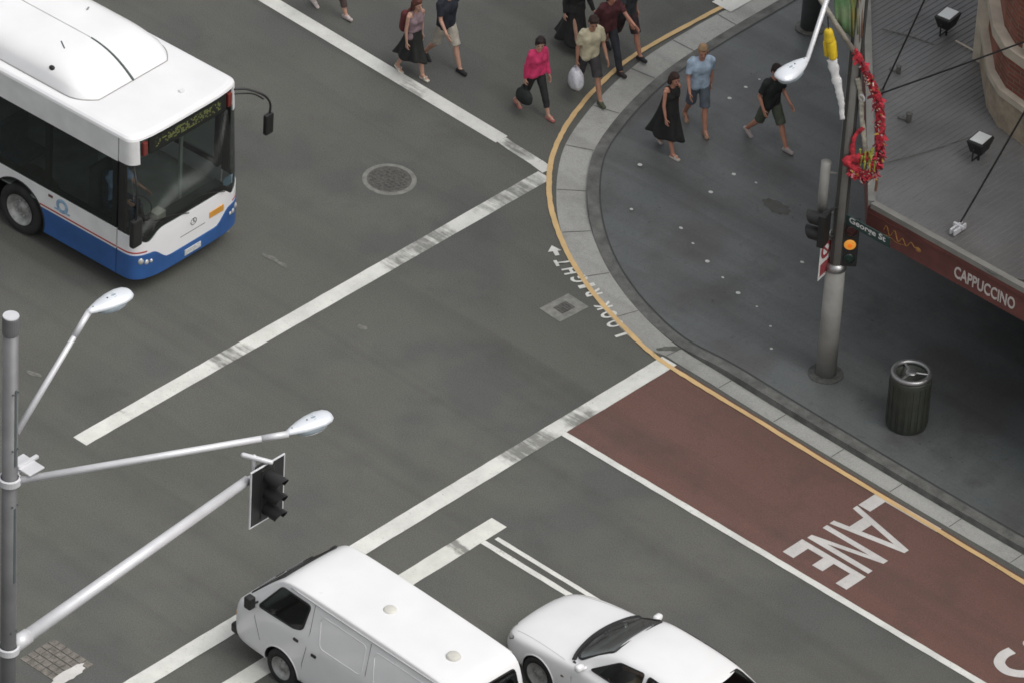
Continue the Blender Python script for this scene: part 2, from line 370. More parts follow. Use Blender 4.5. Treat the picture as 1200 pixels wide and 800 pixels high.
def ribbon(bm, pts, wl, wr, z, rag=0):
    """flat strip along pts, wl metres to its left and wr to its right"""
    P = [V3((p[0], p[1], 0)) for p in pts]; n = len(P); prev = None
    for i in range(n):
        d = (P[min(i + 1, n - 1)] - P[max(i - 1, 0)]).normalized(); nl = V3((-d.y, d.x, 0))
        k = 1
        if 0 < i < n - 1:
            d1 = (P[i] - P[i - 1]).normalized(); k = 1 / max(.5, abs(d1.dot(d)))
        a = P[i] + nl * (wl * k + rnd.uniform(-rag, rag)); b = P[i] - nl * (wr * k + rnd.uniform(-rag, rag))
        q = (bm.verts.new((a.x, a.y, z)), bm.verts.new((b.x, b.y, z)))
        if prev: bm.faces.new((prev[0], prev[1], q[1], q[0]))
        prev = q
    return bm
def strip_rect(bm, x0, x1, y0, y1, z, rag=.004, step=.22):
    """painted line with slightly ragged edges"""
    if (x1 - x0) > (y1 - y0):
        n = max(2, int((x1 - x0) / step)); return ribbon(bm, [(x0 + (x1 - x0) * i / n, (y0 + y1) / 2) for i in range(n + 1)], (y1 - y0) / 2, (y1 - y0) / 2, z, rag)
    n = max(2, int((y1 - y0) / step)); return ribbon(bm, [((x0 + x1) / 2, y0 + (y1 - y0) * i / n) for i in range(n + 1)], (x1 - x0) / 2, (x1 - x0) / 2, z, rag)
def text_bm(s, size, ext=.0, bold=.0):
    cu = bpy.data.curves.new('t', 'FONT'); cu.body = s; cu.size = size; cu.extrude = ext; cu.offset = bold; cu.resolution_u = 3
    o = bpy.data.objects.new('t', cu); col.objects.link(o); C.view_layer.update()
    me = bpy.data.meshes.new_from_object(o.evaluated_get(C.evaluated_depsgraph_get()))
    bm = bmesh.new(); bm.from_mesh(me); bpy.data.objects.remove(o); bpy.data.meshes.remove(me); bpy.data.curves.remove(cu)
    return bm
def place_text(bm, origin, right, up, width=None):
    xs = [v.co.x for v in bm.verts]; ys = [v.co.y for v in bm.verts]
    sx = 1 if width is None else width / (max(xs) - min(xs))
    right, up = V3(right).normalized(), V3(up).normalized(); nrm = right.cross(up)
    mx = min(xs); my = min(ys)
    for v in bm.verts: v.co = V3(origin) + right * ((v.co.x - mx) * sx) + up * (v.co.y - my) + nrm * v.co.z
    return bm
def apply_mods(o):
    C.view_layer.update()
    me = bpy.data.meshes.new_from_object(o.evaluated_get(C.evaluated_depsgraph_get()))
    old = o.data; o.modifiers.clear(); o.data = me; bpy.data.meshes.remove(old); me.name = o.name.split('.')[0]
    return o
def copy_tree(o, parent=None):
    c = o.copy(); col.objects.link(c)
    if parent: c.parent = parent
    for ch in list(o.children): copy_tree(ch, c)
    return c
def struct(name, bm, m, smooth=False): return tag(obj(name, bm, m, smooth=smooth), kind='structure')
# ------------------------------------------------------------------ ground
bm = B(); poly(bm, [(-400, -400), (400, -400), (400, 400), (-400, 400)], 0); struct('road', bm, 'asphalt')
YL = bez([(-4.33, 40), (-4.33, 20), (-4.33, 12.5), (-4.36, 10.7), (-4.39, 9.6), (-4.41, 8.5), (-4.37, 7.67), (-4.22, 6.89), (-3.96, 6.0), (-3.63, 5.19), (-3.22, 4.47), (-2.80, 3.94), (-2.27, 3.4), (-1.57, 2.86), (-0.8, 2.39), (0.15, 1.95), (1.13, 1.63), (1.75, 1.47), (2.3, 1.40), (3.19, 1.37), (4.55, 1.34), (6.45, 1.29), (8.3, 1.26), (10.14, 1.22), (12, 1.2), (16, 1.2), (30, 1.2)], 8)
KP = [(-3.72, 40), (-3.72, 20), (-3.72, 12.5), (-3.73, 10.7), (-3.75, 9.3), (-3.68, 7.95), (-3.42, 6.67), (-2.97, 5.4), (-2.47, 4.59), (-1.72, 3.75), (-0.95, 3.12), (-0.09, 2.60), (0.87, 2.20), (1.95, 1.93), (3.10, 1.88), (4.51, 1.83), (6.23, 1.80), (7.92, 1.78), (9.64, 1.78), (11.5, 1.78), (14, 1.78), (20, 1.78), (60, 1.78)]
KH = [.13, .13, .13, .11, .06, .03, .02, .03, .08, .09, .03, .02, .02, .04, .13, .14, .14, .14, .14, .14, .14, .14, .14]
K = bez([(x, y, h) for (x, y), h in zip(KP, KH)], 8)
# gutter pan: from just inside the yellow line to the kerb line
bm = B(); 
for i in range(len(K) - 1):
    pass
def offs(P, d):
    out = []
    for i, p in enumerate(P):
        t = (P[min(i + 1, len(P) - 1)] - P[max(i - 1, 0)]); t.z = 0; t.normalize(); out.append(V3((p.x - t.y * d, p.y + t.x * d, p.z)))
    return out
gw = lambda p: .53 if p.x < 1.6 else (.53 - .20 * min(1, (p.x - 1.6) / .5))
prev = None
for i, p in enumerate(K):
    t = (K[min(i + 1, len(K) - 1)] - K[max(i - 1, 0)]); t.z = 0; t.normalize(); n = V3((t.y, -t.x, 0)) * gw(p)
    q = (bm.verts.new((p.x + n.x, p.y + n.y, .008)), bm.verts.new((p.x - n.x * .02, p.y - n.y * .02, .012)))
    if prev: bm.faces.new((prev[0], prev[1], q[1], q[0]))
    prev = q
struct('gutter', bm, 'gutter')
# joints across the gutter
bm = B(); acc = 0
for i in range(1, len(K)):
    acc += (K[i] - K[i - 1]).length
    if acc > 1.15 and K[i].x < 14 and K[i].y < 14:
        acc = 0; t = (K[i] - K[i - 1]).normalized(); t.z = 0; n = V3((t.y, -t.x, 0)); a = K[i] + n * .015; b = K[i] + n * (gw(K[i]) - .01)
        poly(bm, [(a.x, a.y), (b.x, b.y), (b.x + t.x * .014, b.y + t.y * .014), (a.x + t.x * .014, a.y + t.y * .014)], .0165)
struct('gutter_joints', bm, mat('gutter joint', (.07, .07, .065), .9))
# kerb face and kerb stone, pavement
bm = B(); prev = None
K2 = offs(K, .20)
for p, q in zip(K, K2):
    r = (bm.verts.new((p.x, p.y, 0.0)), bm.verts.new((p.x, p.y, p.z)), bm.verts.new((q.x, q.y, p.z + .004)))
    if prev:
        bm.faces.new((prev[0], prev[1], r[1], r[0])); bm.faces.new((prev[1], prev[2], r[2], r[1]))
    prev = r
struct('kerb', bm, 'kerbdark')
bm = B(); K3 = offs(K, 1.3); rim = []; inner = []
for p, q in zip(K2, K3):
    rim.append(bm.verts.new((p.x, p.y, p.z + .004))); inner.append(bm.verts.new((max(q.x, -2.42) if q.y > 9 else q.x, q.y, .144)))
for i in range(len(rim) - 1): bm.faces.new((rim[i], rim[i + 1], inner[i + 1], inner[i]))
far = [bm.verts.new((200, K3[-1].y, .144)), bm.verts.new((200, 200, .144)), bm.verts.new((inner[0].co.x, 200, .144))]
bm.faces.new(inner + far)
bmesh.ops.triangulate(bm, faces=[f for f in bm.faces if len(f.verts) > 4])
struct('pavement', bm, 'pave')
bm = B(); ribbon(bm, [(p.x, p.y) for p in offs(K, .22)], .012, .012, 0.0)
for v in bm.verts:
    d = min(K2, key=lambda k: (k.x - v.co.x) ** 2 + (k.y - v.co.y) ** 2); v.co.z = d.z + .016
struct('pavement_joint', bm, mat('joint line', (.06, .062, .06), .9))
# painted surfaces
LX = 2.02
bm = B(); pts = [(LX + .33, -1.22)] + [(LX + .33, 1.48)]
yl = [p for p in offs([V3((p.x, p.y, 0)) for p in YL], .10) if p.x > 2.45]
poly(bm, [(LX + .30, -1.22), (30, -1.22)] + [(p.x, p.y) for p in reversed(yl)] + [(LX + .30, 1.52)], .004); bmesh.ops.triangulate(bm, faces=bm.faces)
struct('red_bus_lane', bm, 'red')
M_['line1'] = paint_mat('crossing line paint', (.66, .66, .62), ASPH, wear=.26, hard=.24, spots=((1, -3.75, .62, .80), (1, .75, 1.35, .62), (1, 3.2, 1.2, .70), (1, -6.2, .25, .4)))
M_['line2'] = paint_mat('second crossing line paint', (.66, .66, .62), ASPH, wear=.26, hard=.24, spots=((1, -1.95, .80, .78), (1, -.75, .45, .6), (1, -6.9, .4, .35)))
M_['line3'] = paint_mat('edge line paint', (.66, .66, .62), ASPH, wear=.26, hard=.24, spots=((0, -6.35, .5, .55), (0, -3.75, .6, .75)))
M_['line4'] = paint_mat('stop line paint', (.66, .66, .61), ASPH, wear=.24, hard=.20, spots=((1, -4.75, .18, .6), (1, -7.5, .3, .35)))
bm = B(); strip_rect(bm, -3.10, -2.79, -7.20, 3.98, .008); struct('crossing_line', bm, 'line1')
bm = B(); ribbon(bm, [(-24, 4.68), (-10.2, 4.39), (-4.2, 4.23)], .15, .15, .008)
ribbon(bm, [(-3.30, 4.16), (-3.0, 4.12)], .12, .12, .008); struct('crossing_edge_line', bm, 'line3')
bm = B(); ribbon(bm, [(-4.2, 4.23), (-3.9, 4.2), (-3.6, 4.18), (-3.30, 4.16)], .11, .11, .008, .015); struct('crossing_edge_line_worn', bm, 'line3')
bm = B(); strip_rect(bm, LX, LX + .33, -16, 1.52, .0125); struct('crossing_stop_line', bm, 'line2')
bm = B(); strip_rect(bm, 3.08, 3.42, -16, -3.78, .008); struct('stop_line', bm, 'line4')
bm = B(); strip_rect(bm, LX + .33, 30, -1.33, -1.20, .012, rag=.004); struct('lane_line', bm, 'white')
bm = B(); strip_rect(bm, 3.42, 30, -4.40, -4.29, .008, rag=.004); strip_rect(bm, 3.50, 30, -4.16, -4.07, .008, rag=.004); struct('double_line', bm, 'white')
bm = B(); ribbon(bm, [(p.x, p.y) for p in YL], .046, .046, .018, .006); struct('yellow_kerb_line', bm, 'yellow')
bm = B(); poly(bm, [(-4.6, 10.2), (-4.15, 10.2), (-4.15, 10.9), (-4.6, 10.9)], .022); ribbon(bm, [(-20, 10.7), (-4.6, 10.6)], .15, .15, .008); struct('far_crossing_line', bm, 'white')
# asphalt repair patches
bm = B()
for x0, x1, y0, y1 in ((4.0, 5.6, -7.4, -4.6), (-1.9, -.9, -3.4, -.6), (-.9, .2, -9.0, -7.6), (3.5, 4.3, -3.6, -2.2)):
    n = 9; P = []
    for i in range(n): P.append((x0 + (x1 - x0) * i / n, y0 + rnd.uniform(-.06, .06)))
    for i in range(n): P.append((x1 + rnd.uniform(-.05, .05), y0 + (y1 - y0) * i / n))
    for i in range(n): P.append((x1 + (x0 - x1) * i / n, y1 + rnd.uniform(-.06, .06)))
    for i in range(n): P.append((x0 + rnd.uniform(-.05, .05), y1 + (y0 - y1) * i / n))
    poly(bm, P, .003)
def patchmat():
    return road_mat('faint repair', (.098, .099, .088), (.075, .076, .068), (.115, .115, .10), cracks=False)
bm.free()
# stray paint scuffs
bm = B()
for (px, py, l, a) in ((316, 302, .32, .2), (330, 310, .28, .0), (262, 270, .22, .1), (425, 384, .2, .2), (40, 438, .3, .2)):
    p = at(px, py); P = []
    for k in range(12):
        t = 2 * PI * k / 12; r = 1 + rnd.uniform(-.25, .25); P.append((p.x + math.cos(a) * l * .5 * r * math.cos(t) - .0 * math.sin(t), p.y + .055 * r * math.sin(t) + math.sin(a) * l * .5 * math.cos(t)))
    poly(bm, P, .007)
struct('paint_scuffs', bm, mat('faded scuff', (.19, .19, .17), .85, color2=(.10, .10, .09), scale=14))
# LANE / BUS lettering, reading towards -Y with tops towards +X
def stroke(bm, pts, wd, z=.0135):
    return ribbon(bm, pts, wd / 2, wd / 2, z)
def PL(u0, v0): return lambda u, v: (v0 + v, u0 - u)
bm = B(); Z = .012
def q4(f, pts): poly(bm, [f(*p) for p in pts], Z)
f = PL(1.33, 6.95)
# L
q4(f, [(0, 0), (.12, 0), (.12, 1.35), (0, 1.35)]); q4(f, [(.121, 0), (.50, 0), (.50, .25), (.121, .25)])
# A
f = PL(.80, 6.95)
bm2 = bm
q4(f, [(0, 0), (.11, 0), (.345, 1.08), (.345, 1.35), (.29, 1.35)]); q4(f, [(.58, 0), (.69, 0), (.40, 1.35), (.346, 1.35), (.346, 1.08)])
q4(f, [(.172, .28), (.518, .28), (.47, .50), (.22, .50)])
# N
f = PL(.05, 6.95)
q4(f, [(0, 0), (.11, 0), (.11, 1.30), (0, 1.30)]); q4(f, [(.38, 0), (.49, 0), (.49, 1.30), (.38, 1.30)]); q4(f, [(.111, 1.30), (.111, .98), (.379, 0), (.379, .34)])
# E
f = PL(-.53, 6.92)
q4(f, [(0, 0), (.12, 0), (.12, 1.36), (0, 1.36)])
for v0, v1, u1 in ((0, .23, .48), (.56, .78, .40), (1.13, 1.36, .48)): q4(f, [(.121, v0), (u1, v0), (u1, v1), (.121, v1)])
tag(obj('painted_lane_lettering', bm, 'whitered'), kind='structure')
bm = B()
f = PL(.13, 11.05)
S = bez([(.40, .07), (.60, .05), (.80, .14), (.86, .36), (.70, .60), (.36, .74), (.12, .92), (.12, 1.20), (.40, 1.33), (.78, 1.16)], 6)
stroke(bm, [f(p.x, p.y) for p in S], .18)
poly(bm, [f(.07 + .11 * math.cos(2 * PI * k / 14), .17 + .13 * math.sin(2 * PI * k / 14)) for k in range(14)], .0135)
f = PL(.95, 10.92)
U = bez([(.08, 1.36), (.08, .3), (.2, .08), (.36, .06), (.52, .1), (.62, .3), (.62, 1.36)], 6)
stroke(bm, [f(p.x, p.y) for p in U], .15)
tag(obj('painted_bus_lettering', bm, 'whitered'), kind='structure')
# LOOK RIGHT with arrow, written along the kerb for people stepping off it
yline = [V3((p.x, p.y, 0)) for p in YL]
def along_from(x_start):
    """path travelling up-left along the yellow line from x_start"""
    P = [p for p in reversed(yline) if p.x <= x_start]; return P
bm = B(); Pth = along_from(1.30); s_acc = [0]
for a, b in zip(Pth, Pth[1:]): s_acc.append(s_acc[-1] + (b - a).length)
def on_path(s):
    for i in range(len(s_acc) - 1):
        if s_acc[i + 1] >= s:
            t = (s - s_acc[i]) / (s_acc[i + 1] - s_acc[i]); p = Pth[i].lerp(Pth[i + 1], t); d = (Pth[i + 1] - Pth[i]).normalized(); return p, d
s = 0.0; shift = {0: .06, 1: .02, 2: -.02, 3: -.05, 5: -.06, 6: -.04, 7: .0, 8: .05, 9: .10}
for k, ch in enumerate('LOOK RIGHT'):
    if ch == ' ': s += .14; continue
    cw = .11 if ch == 'I' else .21
    p, d = on_path(s + cw / 2); up = V3((-d.y, d.x, 0))
    t = text_bm(ch, .40, 0, .012); t2 = place_text(t, p - d * (cw * .42) + up * (-.09 + shift.get(k, 0)) + V3((0, 0, .0135)), d, up, cw * .84)
    me = bpy.data.meshes.new('x'); t2.to_mesh(me); bm.from_mesh(me); bpy.data.meshes.remove(me); t2.free()
    s += cw + .055
p, d = on_path(s + .05); up = V3((-d.y, d.x, 0)); o0 = p + up * .10
poly(bm, [tuple((o0 + d * a + up * b).xy) for a, b in ((0, .05), (.13, .05), (.13, -.02), (.30, .10), (.13, .22), (.13, .13), (0, .13))], .0135)
tag(obj('painted_look_right_lettering', bm, 'white'), kind='structure')
def blot(c, rx, ry, z, n=22, rot=0):
    b = B(); P = []
    for k in range(n):
        t_ = 2 * PI * k / n; r_ = 1 + rnd.uniform(-.22, .22); x, y = rx * r_ * math.cos(t_), ry * r_ * math.sin(t_); P.append((c.x + x * math.cos(rot) - y * math.sin(rot), c.y + x * math.sin(rot) + y * math.cos(rot)))
    poly(b, P, z); return b
struct('pavement_stain', blot(at(910, 243, .14), .30, .16, .1475), mat('brown stain', (.075, .070, .058), .8, color2=(.095, .10, .098), scale=7))
struct('gutter_stain', blot(at(786, 409), .22, .07, .0155, rot=.9), mat('gutter stain', (.07, .07, .06), .8, color2=(.13, .13, .12), scale=9))
bm = B(); q = random.Random(21)
for k in range(150):
    p = at(q.uniform(690, 1150), q.uniform(20, 560), .144)
    if min((p.x - kk.x) ** 2 + (p.y - kk.y) ** 2 for kk in K) < .25 or (p.x < -3.0) or (p.y < 2.1): continue
    r_ = q.uniform(.010, .024); n_ = 7
    poly(bm, [(p.x + r_ * math.cos(2 * PI * j / n_) * q.uniform(.7, 1.2), p.y + r_ * math.sin(2 * PI * j / n_) * q.uniform(.7, 1.2)) for j in range(n_)], .1462)
tag(obj('gum_spots', bm, mat('old gum', (.15, .155, .15), .8, color2=(.055, .055, .055), scale=.9)), 'faint old gum spots scattered over the dark corner pavement', 'gum spots', kind='stuff')
for (a_, b_) in (((764, 236), (905, 415)), ((905, 415), (905, 300)), ((860, 204), (800, 170)), ((833, 225), (960, 330))):
    pass
# ------------------------------------------------------------------ covers in the road
mh = thing('manhole_cover', 'round iron manhole cover with pale ring in the middle of the road', 'manhole', (-4.69, 1.91, 0))
bm = B(); lathe(bm, [(.39, .009), (.47, .009), (.475, .0)], 48); obj('collar', bm, 'ironlight', mh)
bm = B(); lathe(bm, [(0.001, .006), (.388, .006)], 48)
for i in range(-4, 5):
    for j in range(-4, 5):
        x, y = i * .082 + (j % 2) * .041, j * .078
        if math.hypot(x, y) < .34: box(bm, x - .022, x + .022, y - .02, y + .02, .006, .014)
obj('cover', bm, 'iron', mh)
pc = thing('pit_cover', 'square concrete pit cover with dark centre beside the painted lettering', 'pit cover', (-.05, 1.34, 0), -.06)
bm = B()
for a in ((-.25, .25, -.34, -.15), (-.25, .25, .15, .34), (-.25, -.12, -.149, .149), (.12, .25, -.149, .149)): box(bm, a[0], a[1], a[2], a[3], 0, .009)
obj('concrete_surround', bm, 'ironlight', pc)
bm = B(); box(bm, -.118, .118, -.148, .148, 0, .006)
for k in range(5): box(bm, -.10, .10, -.13 + k * .055, -.11 + k * .055, .006, .012)
obj('iron_lid', bm, 'iron', pc)
dg = thing('storm_drain_grate', 'square brick-patterned drain grate with splashed white paint near the pole', 'drain', (.93, -11.45, 0))
bm = B()
for i in range(6):
    for j in range(5):
        box(bm, -.45 + i * .15 + .008, -.45 + (i + 1) * .15 - .008, -.37 + j * .15 + .01, -.37 + (j + 1) * .15 - .01, 0, .010)
obj('grate_bars', bm, mat('worn grate', (.17, .155, .135), .8, var=.4, scale=10, fine=.2), dg)
bm = B(); P = []
for k in range(24):
    t = 2 * PI * k / 24; r = 1 + rnd.uniform(-.16, .16); P.append((.36 + .12 * r * math.cos(t), -.10 + .36 * r * math.sin(t)))
poly(bm, P, .015); obj('paint_splash', bm, 'whitered', dg)
# pale discs on the pavement
bm = B(); lathe(bm, [(0.001, .006), (.032, .006), (.04, 0)], 12)
base = None
for i, (px, py, lab) in enumerate([(740, 245, 'near the gutter curve, leftmost of the scatter'), (812, 285, 'first of the long row curving towards the pole'), (829, 306, 'second of the long row curving towards the pole'), (847, 325, 'third of the long row curving towards the pole'),
      (865, 343, 'fourth of the long row curving towards the pole'), (887, 359, 'third from last in the curving row'), (903, 382, 'second to last in the curving row'), (904, 408, 'last in the curving row, nearest the pole foot'), (798, 267, 'just before the start of the curving row'),
      (940, 307, 'alone, left of the pole beside the round signs'), (860, 204, 'first of the pair in front of the man in black'), (886, 214, 'second of the pair in front of the man in black'), (833, 225, 'alone between the couple and the curving row'), (750, 193, 'left of the woman in the long black dress'),
      (855, 115, 'right of the man in the pale blue tee'), (874, 102, 'behind the man in black'), (890, 93, 'under the street lamp head')]):
    p = at(px, py, .15); nm = 'pavement_stud'
    if base is None: base = obj(nm, bm, 'gum'); o = base
    else: o = base.copy(); col.objects.link(o)
    sc_ = rnd.uniform(.55, 1.15); o.scale = (sc_, sc_ * rnd.uniform(.7, 1), 1); o.location = (p.x, p.y, .146); tag(o, 'pale disc in the pavement, ' + lab, 'stud', 'pale discs on the corner pavement')
bm = B()
for k in range(16):
    t = 2 * PI * k / 16; r = 1 + rnd.uniform(-.2, .2)
    poly(bm, [(0, 0, .004), (.25 * r * math.cos(t), .16 * r * math.sin(t), .004), (.25 * math.cos(t + .4), .16 * math.sin(t + .4), .004)]) if False else None
bm.free()
# ------------------------------------------------------------------ vehicles
from mathutils.bvhtree import BVHTree
def wheel(parent, x, y, r, wd, side, hub=.6, holes=8):
    """tyre with rim as its child; side = +1 outer face towards +y"""
    bm = B(); prof = [(r * hub, -wd / 2), (r * .93, -wd / 2), (r, -wd * .36), (r * 1.0, wd * .36), (r * .93, wd / 2), (r * hub, wd / 2 - .01), (r * hub, -wd / 2)]
    lathe(bm, prof, 40)
    R_ = Matrix.Rotation(-PI / 2 * side, 4, 'X')
    bmesh.ops.transform(bm, matrix=Matrix.Translation((x, y, r)) @ R_, verts=bm.verts)
    t = obj('wheel', bm, 'rubber', parent, smooth=True)
    bm = B(); lathe(bm, [(0.001, wd * .30), (r * .12, wd * .32), (r * .18, wd * .22), (r * .42, wd * .14), (r * .50, wd * .30), (r * hub, wd * .47), (r * (hub + .03), wd * .50)], 40)
    for k in range(holes):
        a = 2 * PI * k / holes; capsule(bm, (r * .3 * math.cos(a), r * .3 * math.sin(a), wd * .15), (r * .3 * math.cos(a), r * .3 * math.sin(a), wd * .26), r * .035, seg=6)
    bmesh.ops.transform(bm, matrix=Matrix.Translation((x, y, r)) @ R_, verts=bm.verts)
    obj('rim', bm, 'rim', t, smooth=True)
    return t
def led_mat():
    m = bpy.data.materials.new('dim dot display'); m.use_nodes = True; t = m.node_tree; b = t.nodes['Principled BSDF']; L = t.links.new
    tc = nd(t, 'ShaderNodeTexCoord'); mp = nd(t, 'ShaderNodeMapping'); mp.inputs['Scale'].default_value = (0, 30, 30); L(tc.outputs['Object'], mp.inputs[0])
    vo = nd(t, 'ShaderNodeTexVoronoi'); vo.inputs['Randomness'].default_value = 0; vo.inputs['Scale'].default_value = 1; L(mp.outputs[0], vo.inputs['Vector'])
    a = nd(t, 'ShaderNodeMath', operation='LESS_THAN'); a.inputs[1].default_value = .44; L(vo.outputs['Distance'], a.inputs[0])
    sp = nd(t, 'ShaderNodeSeparateColor'); L(vo.outputs['Color'], sp.inputs[0]); c = nd(t, 'ShaderNodeMath', operation='GREATER_THAN'); c.inputs[1].default_value = .52; L(sp.outputs[0], c.inputs[0])
    xz = nd(t, 'ShaderNodeSeparateXYZ'); L(tc.outputs['Object'], xz.inputs[0])
    d0 = nd(t, 'ShaderNodeMath', operation='SUBTRACT'); L(xz.outputs[2], d0.inputs[0]); d0.inputs[1].default_value = 2.91
    d1 = nd(t, 'ShaderNodeMath', operation='ABSOLUTE'); L(d0.outputs[0], d1.inputs[0]); d2 = nd(t, 'ShaderNodeMath', operation='LESS_THAN'); d2.inputs[1].default_value = .085; L(d1.outputs[0], d2.inputs[0])
    e1 = nd(t, 'ShaderNodeMath', operation='ABSOLUTE'); L(xz.outputs[1], e1.inputs[0]); e2 = nd(t, 'ShaderNodeMath', operation='LESS_THAN'); e2.inputs[1].default_value = .76; L(e1.outputs[0], e2.inputs[0])
    v = a.outputs[0]
    for o_ in (c, d2, e2): q = nd(t, 'ShaderNodeMath', operation='MULTIPLY'); L(v, q.inputs[0]); L(o_.outputs[0], q.inputs[1]); v = q.outputs[0]
    x = nd(t, 'ShaderNodeMix', data_type='RGBA'); x.inputs[6].default_value = (.012, .014, .012, 1); x.inputs[7].default_value = (.17, .19, .06, 1); L(v, x.inputs[0]); L(x.outputs[2], b.inputs['Base Color']); b.inputs['Roughness'].default_value = .35
    return m
M_['led'] = led_mat()
# ---- bus
def bus():
    r = thing('city_bus', 'white and blue low floor city bus with big rounded roof pod crossing the junction', 'bus', (-5.13, -2.47, 0), .039); r.scale = (1, 1.045, 1)
    W2 = 1.25
    def outline():
        P = [(-11.8 + i * .4, -W2) for i in range(28)]
        P = [p for p in P if p[0] < -.5]
        F = []
        for i in range(61):
            t = -PI / 2 + PI * i / 60; c, s_ = math.cos(t), math.sin(t); n = 2 / 4.2
            F.append((-.50 + .50 * abs(c) ** n, math.copysign(abs(s_) ** n, s_) * W2))
        return P + F + [(x, -y) for x, y in reversed(P)]
    OUT = outline()
    def lean(x, z):
        fr = max(0, min(1, (x + .5) / .5)); return x - max(0, z - 1.15) * .07 * fr
    def panel(name, z0, z1, m, cond=lambda x, y: True, inset=0.0, thick=.03, rows=1, parent=r, smooth=True):
        bm = B(); run = []
        def flush(run):
            if len(run) < 2: return
            grid = []
            for (x, y) in run:
                a, b = z0(x, y), z1(x, y); cx = -.7; L = []
                for kk in range(rows + 1):
                    z = a + (b - a) * kk / rows; xx = lean(x, z)
                    # inward normal approx
                    i_ = OUT.index((x, y)); p, q = OUT[max(i_ - 1, 0)], OUT[min(i_ + 1, len(OUT) - 1)]
                    d = V3((q[0] - p[0], q[1] - p[1], 0)).normalized(); nin = V3((-d.y, d.x, 0))
                    po = V3((xx, y, z)) + nin * inset; L.append((bm.verts.new(po), bm.verts.new(po + nin * thick)))
                grid.append(L)
            for i in range(len(grid) - 1):
                A, D = grid[i], grid[i + 1]
                for k in range(rows):
                    bm.faces.new((A[k][0], D[k][0], D[k + 1][0], A[k + 1][0])); bm.faces.new((A[k][1], A[k + 1][1], D[k + 1][1], D[k][1]))
                bm.faces.new((A[0][0], A[0][1], D[0][1], D[0][0])); bm.faces.new((A[-1][0], D[-1][0], D[-1][1], A[-1][1]))
            for A in (grid[0], grid[-1]):
                for k in range(rows): bm.faces.new((A[k][0], A[k + 1][0], A[k + 1][1], A[k][1]))
        for p in OUT:
            if cond(*p): run.append(p)
            else: flush(run); run = []
        flush(run)
        o = obj(name, bm, m, parent, smooth=False)
        return o
    c_ = lambda v: (lambda x, y: v)
    front = lambda x, y: x > -.53
    def zb(x, y):
        return 1.235 - .19 * math.exp(-((abs(y) - 1.0) / .17) ** 2) if x > -.5 else 1.235
    def zblue(x, y):
        a = abs(y); t = max(0, min(1, (a - .55) / .35)); t = t * t * (3 - 2 * t); return .585 + .235 * t
    panel('front_panel', lambda x, y: zblue(x, y) + .002, zb, 'buswhite', front, rows=3)
    panel('bumper', lambda x, y: .33 + .04 * max(0, abs(y) - .8), zblue, 'busblue', front, inset=-.015, rows=2)
    # side panels with wheel arches (near and far side)
    cx, cz, R = -2.80, .50, .60
    for sgn in (-1, 1):
        def arc(z0, z1, right=True, n=10):
            a0 = math.asin((z0 - cz) / R); a1 = math.asin((z1 - cz) / R)
            return [(cx + (R if right else -R) * math.cos(a0 + (a1 - a0) * i / n), cz + R * math.sin(a0 + (a1 - a0) * i / n)) for i in range(n + 1)]
        y0 = sgn * W2; ext = (0, -sgn * .03, 0)
        P3 = lambda L: [(x, y0, z) for x, z in L]
        bm = B()
        prism(bm, P3([(-.531, .33), (-.531, .82)] + arc(.82, .33)), ext); prism(bm, P3([(-11.8, .33), (-11.8, .82)] + arc(.82, .33, False)), ext)
        obj('skirt', bm, 'busblue', r)
        bm = B()
        a0 = math.asin((.82 - cz) / R); top = [(cx + R * math.cos(a0 + (PI - 2 * a0) * i / 16), cz + R * math.sin(a0 + (PI - 2 * a0) * i / 16)) for i in range(17)]
        prism(bm, P3([(-.531, .822), (-.531, 1.235), (-11.8, 1.235), (-11.8, .822)] + [(x, z + .002) for x, z in reversed(top)]), ext)
        obj('side_panel', bm, 'busgrey', r)
        bm = B(); yy = y0 + sgn * .004
        for z, h in ((.86, .028),):
            box(bm, cx + .50, -.53, min(y0, yy), max(y0, yy), z, z + h); box(bm, -11.8, cx - .50, min(y0, yy), max(y0, yy), z, z + h)
        obj('stripe', bm, 'redstripe', r)
        bm = B(); y1 = sgn * 1.05
        tube(bm, [(cx + (R + .005) * math.cos(t), y0 + sgn * .004, cz + (R + .005) * math.sin(t)) for t in [-.29 + (PI + .58) * i / 24 for i in range(25)]], .012)
        obj('arch_lip', bm, 'black', r)
        bm = B(); tb = []
        for i in range(17):
            t = -.2 + (PI + .4) * i / 16; tb.append((cx + .62 * math.cos(t), cz + .62 * math.sin(t)))
        prev = None
        for x, z in tb:
            q = (bm.verts.new((x, y0 - sgn * .03, z)), bm.verts.new((x, y0 - sgn * .5, z)))
            if prev: bm.faces.new((prev[0], prev[1], q[1], q[0]))
            prev = q
        obj('wheel_well', bm, 'black', r)
        wheel(r, cx, sgn * 1.09, .48, .28, sgn, .58, 10)
    for sg_ in (-1, 1): panel('stripe', c_(.86), c_(.888), 'redstripe', lambda x, y: front(x, y) and y * sg_ > 1.0, inset=-.004, thick=.006)
    # glazing
    panel('windscreen', lambda x, y: zb(x, y) + .002, c_(2.74), 'screen', lambda x, y: x > -.42, rows=4, thick=.008, inset=.006)
    for sgn in (-1, 1):
        bm = B(); box(bm, -11.7, -.53, min(sgn * 1.236, sgn * 1.244), max(sgn * 1.236, sgn * 1.244), 1.237, 2.60); obj('side_windows', bm, 'tint', r)
        bm = B()
        for x in (-.60, -2.15, -3.75, -5.35, -6.95, -8.55, -10.15, -11.7): box(bm, x - .05, x + .05, min(sgn * 1.16, sgn * 1.234), max(sgn * 1.16, sgn * 1.234), 1.237, 2.6)
        box(bm, -11.7, -.66, min(sgn * 1.19, sgn * 1.232), max(sgn * 1.19, sgn * 1.232), 1.238, 1.34)
        obj('window_pillar', bm, 'black', r)
